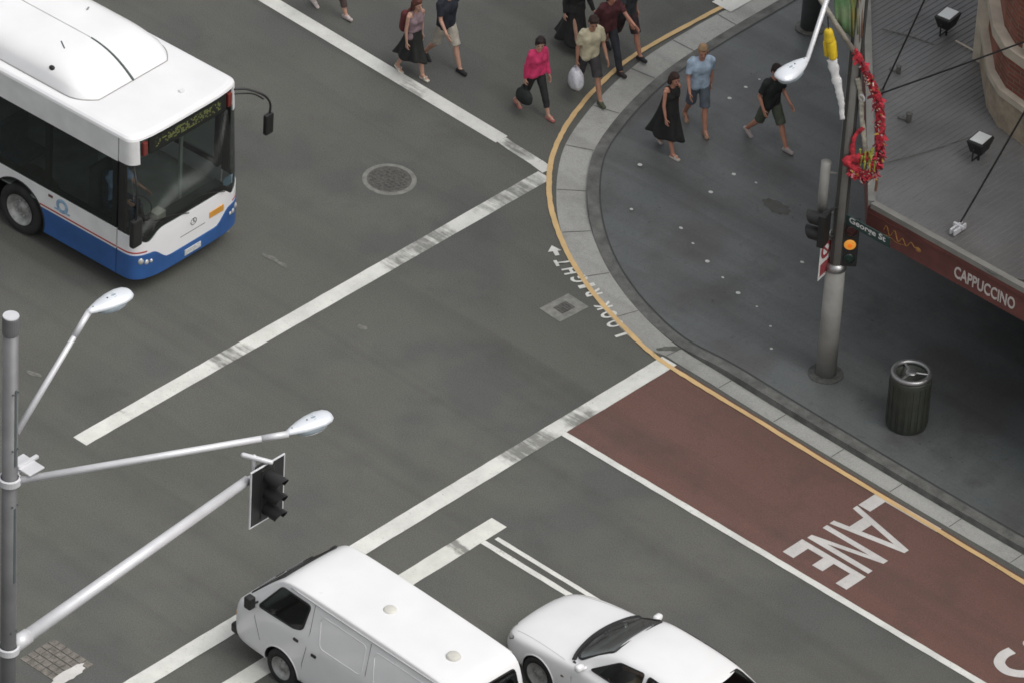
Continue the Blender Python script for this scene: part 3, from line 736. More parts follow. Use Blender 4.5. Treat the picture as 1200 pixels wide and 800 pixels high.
    for sg_ in (-1, 1): panel('corner_pillar', lambda x, y: zb(x, y) + .003, c_(2.6), 'black', lambda x, y: -.53 < x < -.30 and y * sg_ > 0, inset=.012, thick=.05, rows=3)
    panel('windscreen_sill', lambda x, y: zb(x, y) + .003, lambda x, y: zb(x, y) + .10, 'black', front, inset=.02, thick=.04)
    panel('destination_display', c_(2.745), c_(3.06), 'led', lambda x, y: x > -.35 and abs(y) < .93, inset=.015)
    for sg_ in (-1, 1): panel('corner_cap', c_(2.62), c_(3.08), 'busgrey', lambda x, y: x > -.53 and y * sg_ > 1.08, rows=2)
    for sgn in (-1, 1):
        bm = B(); box(bm, -11.8, -.53, min(sgn * 1.22, sgn * 1.25), max(sgn * 1.22, sgn * 1.25), 2.602, 3.08); obj('cantrail', bm, 'busgrey', r)
        y = sgn * .985; xf = -.50 + .50 * (1 - (abs(y) / W2) ** 4.2) ** (1 / 4.2)
        bm = B(); box(bm, lean(xf, 2.9) - .05, lean(xf, 2.9) + .012, y - .045, y + .045, 2.76, 3.02, .012); obj('marker_lamp', bm, 'redlens', r)
        bm = B()
        for yy, zz, rr in ((1.10, .70, .075), (1.01, .66, .06), (.93, .66, .045)):
            xf = -.50 + .50 * (1 - (yy / W2) ** 4.2) ** (1 / 4.2); ellip(bm, (xf - .01, sgn * yy, zz), (.05, rr * .8, rr), seg=12)
        obj('headlight', bm, 'lens', r, smooth=True)
    # roof with rounded edge
    bm = B(); rings = []
    for inset, z in ((0, 3.08), (.012, 3.12), (.045, 3.15), (.10, 3.165), (.25, 3.17)):
        ring = []
        for i, (x, y) in enumerate(OUT):
            f_ = 1 - inset / 1.25; ring.append(bm.verts.new((min(lean(x, 3.1), .0) - inset * (1 if x > -.5 else 0) if x > -11.7 else x, y * f_, z)))
        rings.append(ring)
    n = len(OUT)
    for a, b in zip(rings, rings[1:]):
        for i in range(n - 1): bm.faces.new((a[i], a[i + 1], b[i + 1], b[i]))
    bm.faces.new(rings[-1]); bm.faces.new(list(reversed(rings[0])))
    obj('roof', bm, 'buswhite', r)
    # gas tank pod
    bm = B(); NX, NY = 60, 33; G = []
    L0, HWD, HT = -1.42, 1.07, .40
    for i in range(NX + 1):
        s_ = (i / NX) ** 1.6 * 8.2
        hw = HWD * min(1, (1 - (1 - min(1, s_ / .5)) ** 2.2 * .26))
        g = 1 - (1 - min(1, s_ / 1.15)) ** 2.4
        row = []
        for j in range(NY):
            u = -1 + 2 * j / (NY - 1); u = math.copysign(abs(u) ** .8, u)
            row.append(bm.verts.new((L0 - s_, u * hw, 3.172 + HT * g * max(0, 1 - abs(u) ** 5) ** .55)))
        G.append(row)
    for i in range(NX):
        for j in range(NY - 1): bm.faces.new((G[i][j], G[i][j + 1], G[i + 1][j + 1], G[i + 1][j]))
    pod = obj('roof_pod', bm, 'buswhite', r, smooth=True)
    def podz(s_, u): g = 1 - (1 - min(1, s_ / 1.15)) ** 2.4; return 3.172 + HT * g * max(0, 1 - abs(u) ** 5) ** .55
    bm = B(); tube(bm, [(L0 - s_ + .01, .0 , podz(s_, 0) + .002) for s_ in [i * .055 for i in range(19)]], lambda t: .024 - .010 * t, 6)
    obj('pod_seam', bm, 'podseam', pod)
    bm = B(); tube(bm, [(L0 - s_, .0, podz(s_, 0)) for s_ in [1.0 + i * .36 for i in range(20)]], .010, 6); obj('pod_seam', bm, mat('fine grey seam', (.42, .43, .42), .6), pod)
    bm = B(); ellip(bm, (L0 - .95, -.93, podz(.95, -.87) - .01), (.06, .04, .05)); obj('pod_vent', bm, 'black', pod)
    bm = B(); capsule(bm, (L0 - 1.25, -.42, podz(1.3, .4) + .004), (L0 - 1.08, -.52, podz(1.2, .5) + .004), .012, seg=6)
    obj('pod_fitting', bm, 'podseam', pod); bm = B(); capsule(bm, (L0 - 1.62, .55, podz(1.6, .5) + .002), (L0 - 1.60, .56, podz(1.6, .5) + .05), .016, seg=6)
    obj('pod_fitting', bm, mat('grey fitting', (.3, .3, .31), .6), pod)
    bm = B(); capsule(bm, (-.62, .32, 3.172), (-.62, .32, 3.20), .05, seg=12, round_=False); obj('roof_vent', bm, 'busgrey', r)
    # base line seam where the pod meets the roof
    bm = B(); P = []
    for i in range(41):
        s_ = (i / 40) ** 1.6 * 8; hw = HWD * min(1, (1 - (1 - min(1, s_ / .5)) ** 2.2 * .26)); P.append((L0 - s_, -hw - .004, 3.178))
    hw0 = HWD * .74
    tube(bm, [(x, -y, z) for x, y, z in reversed(P)] + [(L0 + .004, y * .1, 3.178) for y in range(7, -8, -1)] + P, .009, 5); obj('pod_seal', bm, mat('grey seal', (.30, .30, .29), .7), pod)
    # front badge, plates
    xf = 0.0
    bm = B(); lathe(bm, [(.062, -.004), (.072, 0), (.062, .004)], 24)
    for k in range(3):
        a = PI / 2 + 2 * PI * k / 3; capsule(bm, (0, 0, 0), (.064 * math.cos(a), .064 * math.sin(a), 0), .010, .003, 6)
    bmesh.ops.transform(bm, matrix=Matrix.Translation((.012, .02, .99)) @ Matrix.Rotation(PI / 2, 4, 'Z') @ Matrix.Rotation(PI / 2, 4, 'X'), verts=bm.verts)
    obj('star_badge', bm, 'chrome', r)
    bm = B(); box(bm, .012, .030, -.19, .19, .39, .50, .004); obj('number_plate', bm, mat('number plate', (.55, .56, .56), .5, var=.35, scale=26), r)
    bm = B(); box(bm, -.03, .008, .40, .74, .84, .96, .004); obj('amber_plate', bm, 'amber', r)
    bm = B(); box(bm, -.008, .004, -.28, .30, .80, .815); obj('grille_slot', bm, mat('slot grey', (.25, .25, .26), .6), r)
    # side emblem: pale blue device and small dark mark
    bm = B(); P = []
    lathe(bm, [(.07, 0), (.105, .004), (.14, 0)], 20); bmesh.ops.transform(bm, matrix=Matrix.Translation((-1.78, -1.253, 1.06)) @ Matrix.Rotation(PI / 2, 4, 'X'), verts=bm.verts)
    box(bm, -1.96, -1.60, -1.256, -1.2505, .945, .975)
    obj('side_emblem', bm, mat('pale blue emblem', (.26, .40, .55), .5, var=.3, scale=12), r)
    bm = B(); box(bm, -2.10, -2.0, -1.256, -1.2505, 1.12, 1.17); obj('fuel_mark', bm, mat('dull red mark', (.13, .05, .06), .6), r)
    # interior
    bm = B(); box(bm, -11.7, -.35, -1.2, 1.2, .86, .90); box(bm, -11.75, -11.70, -1.2, 1.2, .9, 3.0); obj('floor', bm, 'businside', r)
    bm = B(); box(bm, -.44, -.20, -.98, .98, 1.02, 1.17, .03); box(bm, -1.25, -1.19, -1.18, -.35, .9, 2.1); obj('dashboard', bm, 'dark', r)
    for i in range(6):
        for y in (-.85, .85):
            x = -3.1 - i * 1.2
            bm = B(); box(bm, x - .24, x + .22, y - .32, y + .32, 1.25, 1.37, .03); box(bm, x - .30, x - .20, y - .32, y + .32, 1.37, 1.95, .03); obj('passenger_seat', bm, 'seat', r)
    bm = B(); box(bm, -1.12, -.72, -.98, -.48, 1.22, 1.34, .03); box(bm, -1.16, -1.04, -.98, -.48, 1.34, 1.95, .03); box(bm, -1.0, -.85, -.82, -.62, .9, 1.22); obj('driver_seat', bm, 'seat', r)
    bm = B(); lathe(bm, [(.20, 0), (.215, .012), (.20, .024)], 24); bmesh.ops.transform(bm, matrix=Matrix.Translation((-.52, -.72, 1.42)) @ Matrix.Rotation(.5, 4, 'Y'), verts=bm.verts)
    capsule(bm, (-.5, -.72, 1.42), (-.4, -.72, 1.15), .03); obj('steering_wheel', bm, 'black', r)
    bm = B(); box(bm, -1.9, -1.86, -.3, -.26, .9, 2.9); box(bm, -2.0, -1.98, -.2, .9, 1.2, 2.4); box(bm, -.62, -.58, .28, .34, .9, 2.9); obj('partition', bm, mat('partition grey', (.34, .37, .35), .5), r)
    # mirrors
    bm = B(); tube(bm, bez([(-.28, 1.05, 3.0), (-.1, 1.3, 2.98), (.10, 1.50, 2.86), (.12, 1.66, 2.62), (.12, 1.66, 2.40)], 6), .020, 6); tube(bm, bez([(-.28, 1.08, 2.90), (-.05, 1.4, 2.86), (.08, 1.54, 2.74)], 5), .014, 6)
    a = obj('mirror_arm', bm, 'black', r, smooth=True)
    bm = B(); box(bm, .08, .17, 1.54, 1.72, 2.02, 2.42, .03); obj('mirror', bm, 'black', a)
    bm = B(); tube(bm, bez([(-.30, -1.12, 2.60), (-.05, -1.30, 2.45), (.02, -1.34, 1.95), (.0, -1.34, 1.7)], 6), .016, 6)
    a = obj('mirror_arm', bm, 'black', r, smooth=True)
    bm = B(); box(bm, -.06, .05, -1.44, -1.22, 1.18, 1.72, .035); obj('mirror', bm, 'black', a)
    # wipers
    bm = B()
    for y0, y1 in ((-.1, -.85), (.75, .05)): tube(bm, [(.01, y0, 1.22), (-.02, (y0 + y1) / 2, 1.36), (-.04, y1, 1.42)], .009, 5)
    obj('wiper', bm, 'black', r)
    tag(obj('paper_sheet', (lambda b: (box(b, -.43, -.24, -.62, -.40, 1.172, 1.30, .01), b)[1])(B()), mat('cream paper', (.45, .43, .36), .8), None), 'cream papers lying on the bus dashboard behind the windscreen', 'papers')
    p = col.objects['paper_sheet']; p.location = (-5.13, -2.47, 0); p.rotation_euler = (0, 0, .039)
    bm = B(); box(bm, -.085, -.08, .80, 1.02, 1.22, 1.40); obj('sticker', bm, mat('pale blue sticker', (.28, .42, .55), .4, var=.3, scale=9), r)
    return r
bus()
# ---- lofted bodies
def loft(name, st, m, parent, lv=3):
    bm = B(); G = []
    for x, half in st:
        ring = half + [(-y, z) for y, z in reversed(half) if abs(y) > 1e-6]
        G.append([bm.verts.new((x, y, z)) for y, z in ring])
    n = len(G[0])
    for a, b in zip(G, G[1:]):
        for i in range(n): bm.faces.new((a[i], a[(i + 1) % n], b[(i + 1) % n], b[i]))
    bm.faces.new(list(reversed(G[0]))); bm.faces.new(G[-1])
    o = obj(name, bm, m, parent, smooth=True); s_ = o.modifiers.new('s', 'SUBSURF'); s_.levels = lv; s_.render_levels = lv
    apply_mods(o)
    for p in o.data.polygons: p.use_smooth = True
    return o
def inpoly(x, y, P):
    c = False; n = len(P)
    for i in range(n):
        a, b = P[i], P[(i + 1) % n]
        if (a[1] > y) != (b[1] > y) and x < (b[0] - a[0]) * (y - a[1]) / (b[1] - a[1]) + a[0]: c = not c
    return c
def roundpoly(P, r=.06, n=4):
    out = []; m = len(P)
    for i in range(m):
        a, b, c = V3((*P[i - 1], 0)), V3((*P[i], 0)), V3((*P[(i + 1) % m], 0))
        r1 = min(r, (a - b).length * .4, (c - b).length * .4); s_ = b + (a - b).normalized() * r1; e = b + (c - b).normalized() * r1
        for k in range(n + 1):
            t = k / n; q = s_ * (1 - t) ** 2 + b * 2 * t * (1 - t) + e * t * t; out.append((q.x, q.y))
    return out
class Shell:
    """cuts real openings in a lofted body and fills them with glass that follows its curve"""
    def __init__(s, body): s.o = body; s.bvh = BVHTree.FromPolygons([v.co for v in body.data.vertices], [tuple(p.vertices) for p in body.data.polygons]); s.kill = []
    def hit(s, a, b, ax, off):
        # ax: 'L' left side (+y), 'R' right side, 'F' front, 'B' back; a,b = plane coordinates
        if ax in 'LR':
            g = 1 if ax == 'L' else -1; h = s.bvh.ray_cast(V3((a, 3 * g, b)), V3((0, -g, 0)))
        else:
            g = 1 if ax == 'F' else -1; h = s.bvh.ray_cast(V3((3 if g > 0 else -9, a, b)), V3((-g, 0, 0)))
        if h[0] is None: return V3((a, 0, b)) if ax in 'LR' else V3((0, a, b))
        return h[0] + h[1] * off
    def window(s, P, ax, name, glassm, parent, r=.06, seal=.011, cut=True, off=.001, n=14):
        P = roundpoly(P, r)
        if cut: s.kill.append((P, ax))
        cxx = sum(p[0] for p in P) / len(P); cyy = sum(p[1] for p in P) / len(P)
        bm = B(); prev = None
        for k in range(n + 1):
            t = k / n
            ring = [bm.verts.new(s.hit(cxx + (p[0] - cxx) * t, cyy + (p[1] - cyy) * t, ax, off)) for p in P] if k else [bm.verts.new(s.hit(cxx, cyy, ax, off))]
            m = len(P)
            if k == 1:
                for i in range(m): bm.faces.new((prev[0], ring[i], ring[(i + 1) % m]))
            elif k > 1:
                for i in range(m): bm.faces.new((prev[i], ring[i], ring[(i + 1) % m], prev[(i + 1) % m]))
            prev = ring
        o = obj(name, bm, glassm, parent, smooth=True)
        if seal:
            bm = B(); pts = [s.hit(p[0], p[1], ax, .003) for p in P]; tube(bm, pts + [pts[0]], seal, 6, cap=False); obj('seal', bm, 'black', o)
        return o
    def finish(s, inner='dark'):
        bm = bmesh.new(); bm.from_mesh(s.o.data); dead = []
        for P, ax in s.kill:
            g = 1 if ax in 'LF' else -1
            a0, a1 = min(p[0] for p in P) - .12, max(p[0] for p in P) + .12; b0, b1 = min(p[1] for p in P) - .12, max(p[1] for p in P) + .12
            for i in range(len(P)):
                p, q = P[i], P[(i + 1) % len(P)]
                if math.hypot(q[0] - p[0], q[1] - p[1]) < 1e-4: continue
                fs = []
                for f_ in bm.faces:
                    n = f_.normal; c = f_.calc_center_median()
                    if ax in 'LR':
                        if n.y * g > .1 and c.y * g > .3 and a0 < c.x < a1 and b0 < c.z < b1: fs.append(f_)
                    elif n.x * g > .002 and a0 < c.y < a1 and b0 < c.z < b1: fs.append(f_)
                es = {e for f_ in fs for e in f_.edges}; vv = {v for f_ in fs for v in f_.verts}
                if ax in 'LR': co = V3((p[0], 0, p[1])); no = V3((q[1] - p[1], 0, -(q[0] - p[0])))
                else: co = V3((0, p[0], p[1])); no = V3((0, q[1] - p[1], -(q[0] - p[0])))
                bmesh.ops.bisect_plane(bm, geom=fs + list(es) + list(vv), plane_co=co, plane_no=no, dist=1e-5)
        for f_ in bm.faces:
            c = f_.calc_center_median(); n = f_.normal
            for P, ax in s.kill:
                if ax in 'LR':
                    g = 1 if ax == 'L' else -1
                    if n.y * g > .15 and c.y * g > .3 and inpoly(c.x, c.z, P): dead.append(f_); break
                else:
                    g = 1 if ax == 'F' else -1
                    if n.x * g > .004 and inpoly(c.y, c.z, P): dead.append(f_); break
        bmesh.ops.delete(bm, geom=dead, context='FACES'); bm.to_mesh(s.o.data); bm.free()
        s.o.data.materials.append(M_[inner])
        md = s.o.modifiers.new('t', 'SOLIDIFY'); md.thickness = .018; md.offset = -1; md.material_offset = 1; md.material_offset_rim = 1
        apply_mods(s.o)
def arch(sh, cx, cz, R, ax, parent, m, lip=.016):
    P = [(cx + R * math.cos(2 * PI * k / 32), cz + R * math.sin(2 * PI * k / 32)) for k in range(32)]
    sh.kill.append((P, ax)); bm = B(); pts = []
    for k in range(25):
        t = -.35 + (PI + .7) * k / 24; a, b = cx + R * math.cos(t), cz + R * math.sin(t)
        if b > .26: pts.append(sh.hit(a, b, ax, -.004))
    tube(bm, pts, lip, 6); obj('arch_lip', bm, m, parent, smooth=True)
    g = 1 if ax == 'L' else -1; bm = B(); prev = None
    for k in range(17):
        t = -.3 + (PI + .6) * k / 16; x, z = cx + (R + .02) * math.cos(t), cz + (R + .02) * math.sin(t)
        q = (bm.verts.new((x, g * (pts[0][1] * g - .03), z)), bm.verts.new((x, g * .5, z)))
        if prev: bm.faces.new((prev[0], prev[1], q[1], q[0]))
        prev = q
    obj('wheel_well', bm, 'black', parent)
def van():
    r = thing('delivery_van', 'white windowless delivery van with two small roof vents halted over the stop line', 'van', (2.60, -8.44, 0), PI - .028)
    def ring(w, zb, zs, zt, sl=.10, tw=.60):
        return [(0, zb), (w * .6, zb), (w - .07, zb + .01), (w - .005, zb + .10), (w, (zb + zs) / 2), (w, zs - .02), (w - .012, zs + .06 if zt - zs > .2 else zs), (w - sl * .55, zs + (zt - zs) * .55), (w - sl, zt - .055), (w - sl - .012, zt - .014), (w - sl - .055, zt - .001), (w * tw * .8, zt + .015), (0, zt + .02)]
    st = [(-.00, ring(.66, .42, .70, .84, .05)), (-.03, ring(.74, .33, .78, .96, .05)), (-.10, ring(.80, .28, .88, 1.06, .06)), (-.24, ring(.835, .25, 1.02, 1.17, .09)),
          (-.42, ring(.845, .24, 1.12, 1.36, .13)), (-.70, ring(.848, .24, 1.15, 1.66, .15)), (-.92, ring(.85, .24, 1.15, 1.86, .15)), (-1.08, ring(.85, .24, 1.15, 1.935, .15)), (-1.35, ring(.85, .24, 1.15, 1.965, .15)), (-2.2, ring(.85, .24, 1.15, 1.975, .15)),
          (-3.4, ring(.85, .24, 1.15, 1.97, .15)), (-4.45, ring(.85, .24, 1.15, 1.95, .15)), (-4.68, ring(.845, .25, 1.15, 1.92, .15)), (-4.79, ring(.83, .26, 1.15, 1.80, .13)), (-4.86, ring(.80, .30, 1.1, 1.55, .10)), (-4.89, ring(.72, .36, .95, 1.30, .08))]
    body = loft('body', st, 'vanwhite', r, 3); sh = Shell(body)
    for ax in 'LR':
        wn = sh.window([(-.60, 1.24), (-1.02, 1.80), (-1.66, 1.80), (-1.58, 1.34), (-1.40, 1.27)], ax, 'door_window', 'tint', r, .07, .016)
        arch(sh, -1.15, .34, .385, ax, r, 'vanwhite'); arch(sh, -3.75, .34, .385, ax, r, 'vanwhite')
        g = 1 if ax == 'L' else -1
        wheel(r, -1.15, g * .73, .325, .2, g, .6, 6); wheel(r, -3.75, g * .73, .325, .2, g, .6, 6)
        # door seams, pressed panels, gutter, handles
        bm = B()
        tube(bm, [sh.hit(a, b, ax, .001) for a, b in ((-1.74, 1.86), (-1.74, 1.4), (-1.70, 1.05), (-1.62, .7), (-1.60, .34))], .006, 4)
        tube(bm, [sh.hit(a, b, ax, .001) for a, b in ((-.56, 1.2), (-.55, 1.0), (-.62, .8), (-.68, .62))], .005, 4)
        tube(bm, [sh.hit(a, b, ax, .001) for a, b in ((-2.98, 1.84), (-2.98, 1.3), (-2.98, .8), (-2.98, .36))], .006, 4)
        obj('door_seam', bm, mat('shadow gap', (.10, .10, .10), .8), r)
        bm = B()
        for a0, a1 in ((-1.90, -2.90), (-3.08, -4.35)):
            P = roundpoly([(a0, 1.76), (a1, 1.76), (a1, 1.22), (a0 - .08, 1.22)], .1); tube(bm, [sh.hit(a, b, ax, .001) for a, b in P + [P[0]]], .007, 5)
        obj('pressed_panel', bm, 'vanwhite', r, smooth=True)
        bm = B(); tube(bm, [sh.hit(x, 1.882, ax, .008) for x in [-1.2 - i * .17 for i in range(21)]], .014, 6); obj('rain_gutter', bm, mat('gutter shadow paint', (.45, .45, .46), .5), r, smooth=True)
        bm = B()
        for a, b in ((-1.48, 1.10), (-1.88, 1.02)):
            h = sh.hit(a, b, ax, .012); box(bm, h.x - .05, h.x + .05, h.y - .014, h.y + .014, h.z - .022, h.z + .022, .008)
        obj('door_handle', bm, 'black', r)
        bm = B(); h = sh.hit(-.56, 1.28, ax, 0); box(bm, h.x - .02, h.x + .12, min(h.y + g * .06, h.y + g * .20), max(h.y + g * .06, h.y + g * .20), 1.20, 1.42, .03); capsule(bm, h, (h.x + .05, h.y + g * .1, 1.25), .018); obj('door_mirror', bm, 'black', r)
        bm = B(); h = sh.hit(-.10, .80, ax, 0); ellip(bm, (h.x - .03, h.y - g * .03, .78), (.07, .035, .075)); obj('indicator_lamp', bm, 'amber', r, smooth=True)
        bm = B(); hh = sh.hit(g * -.0, .74, 'F', 0); box(bm, -.05, .02, min(g * .42, g * .66), max(g * .42, g * .66), .66, .80, .02); obj('headlight', bm, 'lens', r)
    sh.window([(-.66, 1.20), (.66, 1.20), (.58, 1.84), (-.58, 1.84)], 'F', 'windscreen', 'screen', r, .07, .016)
    sh.window([(-.64, 1.22), (.64, 1.22), (.56, 1.76), (-.56, 1.76)], 'B', 'rear_window', 'tint', r, .07, .016)
    sh.finish()
    bm = B(); box(bm, -.16, .045, -.78, .78, .33, .50, .04); obj('bumper', bm, 'black', r)
    bm = B(); box(bm, -.02, .012, -.38, .38, .62, .74, .01); obj('grille', bm, 'black', r)
    bm = B()
    for y0, y1 in ((-.1, -.6), (.5, .0)): a = sh.hit(y0, 1.24, 'F', .02); b = sh.hit((y0 + y1) / 2, 1.36, 'F', .03); c = sh.hit(y1, 1.30, 'F', .03); tube(bm, [a, b, c], .011, 5)
    obj('wiper', bm, 'chrome', r)
    for x, y in ((-2.70, .05), (-4.15, .12)):
        bm = B(); lathe(bm, [(.001, 2.018), (.07, 2.016), (.10, 2.006), (.11, 1.99), (.12, 1.97)], 24, (x, y, 0)); obj('roof_vent', bm, mat('cream vent', (.58, .57, .52), .5), r, smooth=True)
    bm = B(); box(bm, -2.0, -1.6, -.7, .7, .5, 1.75); box(bm, -1.5, -1.05, -.68, -.12, .7, .85, .04); box(bm, -1.58, -1.45, -.66, -.14, .85, 1.4, .04); box(bm, -1.5, -1.05, .12, .68, .7, .85, .04); box(bm, -1.58, -1.45, .14, .66, .85, 1.4, .04); obj('cab_seats', bm, 'dark', r)
    bm = B(); box(bm, -.62, -.34, -.7, .7, .9, 1.14, .04); obj('dashboard', bm, 'dark', r)
    return r
van()
def car():
    r = thing('sedan', 'white sedan with smooth rounded bonnet waiting behind the van', 'car', (5.70, -5.63, 0), PI)
    def hood(w, zb, zt, cr=.03): return [(0, zb), (w * .6, zb), (w - .08, zb + .015), (w - .01, zb + .12), (w, (zb + zt) / 2), (w - .015, zt - .13), (w - .06, zt - .055), (w - .15, zt - .02), (w * .66, zt), (w * .5, zt + cr * .4), (w * .25, zt + cr * .8), (0, zt + cr)]
    def green(w, zt, wr=.62, belt=.90, zb=.20): return [(0, zb), (w * .6, zb), (w - .08, zb + .015), (w - .01, zb + .12), (w, .56), (w - .012, belt - .10), (w - .045, belt - .02), (w - .085, belt + .015), (wr + (w - .1 - wr) * .35, belt + (zt - belt) * .62), (wr, zt - .045), (wr * .72, zt - .008), (0, zt + .012)]
    st = [(0.0, hood(.50, .40, .56)), (-.03, hood(.64, .30, .62)), (-.12, hood(.76, .22, .69)), (-.32, hood(.85, .19, .765)), (-.7, hood(.885, .19, .84)), (-1.1, hood(.90, .20, .895)), (-1.38, hood(.90, .20, .93)),
          (-1.62, green(.90, 1.06, .70)), (-1.95, green(.90, 1.27, .66)), (-2.22, green(.90, 1.39, .63)), (-2.5, green(.90, 1.425, .62)), (-3.1, green(.90, 1.43, .62)), (-3.65, green(.90, 1.40, .62)), (-3.95, green(.90, 1.27, .64)), (-4.25, green(.895, 1.08, .68)), (-4.45, hood(.885, .22, 1.0)), (-4.75, hood(.86, .24, .97)), (-4.88, hood(.80, .28, .90)), (-4.92, hood(.70, .34, .80))]
    body = loft('body', st, 'carwhite', r, 3); sh = Shell(body)
    for ax in 'LR':
        g = 1 if ax == 'L' else -1
        sh.window([(-1.90, .97), (-2.38, 1.30), (-2.86, 1.345), (-2.86, .955)], ax, 'front_door_window', 'tint', r, .05, .012)
        sh.window([(-2.95, .955), (-2.95, 1.345), (-3.55, 1.31), (-3.92, .98)], ax, 'rear_door_window', 'tint', r, .05, .012)
        arch(sh, -.90, .32, .355, ax, r, 'carwhite'); arch(sh, -3.72, .32, .355, ax, r, 'carwhite')
        wheel(r, -.90, g * .78, .315, .2, g, .66, 5); wheel(r, -3.72, g * .78, .315, .2, g, .66, 5)
        bm = B(); h = sh.hit(-1.80, .95, ax, 0); box(bm, h.x - .03, h.x + .08, min(h.y + g * .04, h.y + g * .19), max(h.y + g * .04, h.y + g * .19), .94, 1.05, .04); capsule(bm, h, (h.x, h.y + g * .08, .96), .025); obj('door_mirror', bm, 'carwhite', r, smooth=True)
        bm = B(); tube(bm, [sh.hit(a, b, ax, .001) for a, b in ((-1.62, .90), (-1.60, .7), (-1.64, .4), (-1.70, .28))], .006, 4); tube(bm, [sh.hit(a, b, ax, .001) for a, b in ((-2.90, .93), (-2.90, .7), (-2.90, .4), (-2.90, .28))], .006, 4); obj('door_seam', bm, mat('car shadow gap', (.10, .10, .10), .8), r)
        bm = B(); h = sh.hit(-1.42, .62, ax, .0); ellip(bm, h, (.035, .012, .02)); obj('indicator_lamp', bm, mat('dim repeater', (.12, .08, .05), .5), r)
        sh.window([(g * .44, .565), (g * .77, .575), (g * .79, .665), (g * .46, .66)], 'F', 'headlight', 'lens', r, .03, .006, cut=False, off=.006)
        bm = B(); tube(bm, [sh.hit(g * .70, z, 'F', .0) for z in (.93, .93)], .004, 4) if False else None; bm.free()
    sh.window([(-.74, .985), (-.3, .965), (.3, .965), (.74, .985), (.55, 1.335), (-.55, 1.335)], 'F', 'windscreen', 'carscreen', r, .05, .022)
    sh.window([(-.66, 1.08), (.66, 1.08), (.54, 1.33), (-.54, 1.33)], 'B', 'rear_window', 'tint', r, .05, .012)
    # bonnet seams, plenum
    bm = B()
    for g in (-1, 1):
        pts = []
        for i in range(14):
            x = -.25 - i * .088; yy = g * (.66 + .012 * i); h = sh.bvh.ray_cast(V3((x, yy, 3)), V3((0, 0, -1)))
            if h[0]: pts.append(h[0] + V3((0, 0, .001)))
        tube(bm, pts, .004, 4)
    obj('bonnet_seam', bm, mat('soft grey seam', (.35, .35, .36), .7), r)
    bm = B(); pts = []
    for i in range(21):
        y = -.76 + i * .076; x = -1.535 + .16 * (1 - (y / .76) ** 2) ; h = sh.bvh.ray_cast(V3((x, y, 3)), V3((0, 0, -1))); pts.append(h[0] + V3((0, 0, .004)))
    tube(bm, pts, .042, 6); obj('cowl_vent', bm, 'black', r)
    sh.finish()
    bm = B()
    for y0, y1 in ((.55, .05), (0.0, -.55)): tube(bm, [sh.hit(y0, 1.0, 'F', .01), sh.hit((y0 + y1) / 2, 1.03, 'F', .02), sh.hit(y1, 1.04, 'F', .02)], .008, 5)
    obj('wiper', bm, 'black', r)
    bm = B()
    for y in (-.38, .38): box(bm, -2.95, -2.45, y - .25, y + .25, .45, .62, .04); box(bm, -3.06, -2.92, y - .23, y + .23, .6, 1.08, .05)
    box(bm, -4.0, -3.5, -.6, .6, .45, .62, .04); obj('seats', bm, 'seat', r)
    bm = B(); box(bm, -1.60, -1.54, -.80, .80, .24, .93); box(bm, -4.2, -1.54, -.8, .8, .22, .26); obj('firewall', bm, 'dark', r)
    bm = B(); box(bm, -2.0, -1.7, -.74, .74, .62, .90, .05); obj('dashboard', bm, 'dark', r)
    bm = B(); box(bm, .0, .012, -.19, .19, .40, .50); obj('number_plate', bm, 'sign_white', r)
    return r
car()
# ------------------------------------------------------------------ street poles
def lamp_head(parent, p, hd, tilt=.10, L=.78):
    """cobra luminaire: broad shell, frosted bowl beneath; hd = horizontal heading"""
    hd = V3((hd[0], hd[1], 0)).normalized(); side = V3((-hd.y, hd.x, 0)); up = V3((0, 0, 1)); ax = (hd + up * tilt).normalized(); nu = side.cross(ax) * -1
    if nu.z < 0: nu = -nu
    n = 18; prof = [(0, .045, .045), (.05, .055, .055), (.12, .085, .07), (.25, .13, .085), (.42, .165, .095), (.58, .175, .09), (.70, .15, .07), (.76, .10, .045), (.78, .03, .02)]
    bm = B(); prev = None
    for a, wd, ht in prof:
        ring = []
        for k in range(n):
            t = 2 * PI * k / n; y, z = wd * math.cos(t), ht * math.sin(t)
            if z < 0: z *= .35
            ring.append(bm.verts.new(p + ax * a + side * y + nu * z))
        if prev:
            for k in range(n): bm.faces.new((prev[k], prev[(k + 1) % n], ring[(k + 1) % n], ring[k]))
        else: bm.faces.new(ring)
        prev = ring
    bm.faces.new(prev)
    h = obj('lamp_head', bm, 'lampcase', parent, smooth=True)
    bm = B(); ellip(bm, (0, 0, 0), (.30, .165, .13)); T = Matrix((ax, side, nu)).transposed().to_4x4(); T.translation = p + ax * .45 - nu * .035
    bmesh.ops.transform(bm, matrix=T, verts=bm.verts); obj('lamp_cover', bm, 'lampglass', h, smooth=True)
    bm = B(); ellip(bm, p + ax * .10 + nu * .062, (.012, .012, .008)); ellip(bm, p + ax * .36 + nu * .094, (.012, .012, .008)); obj('screw', bm, 'black', h)
    return h
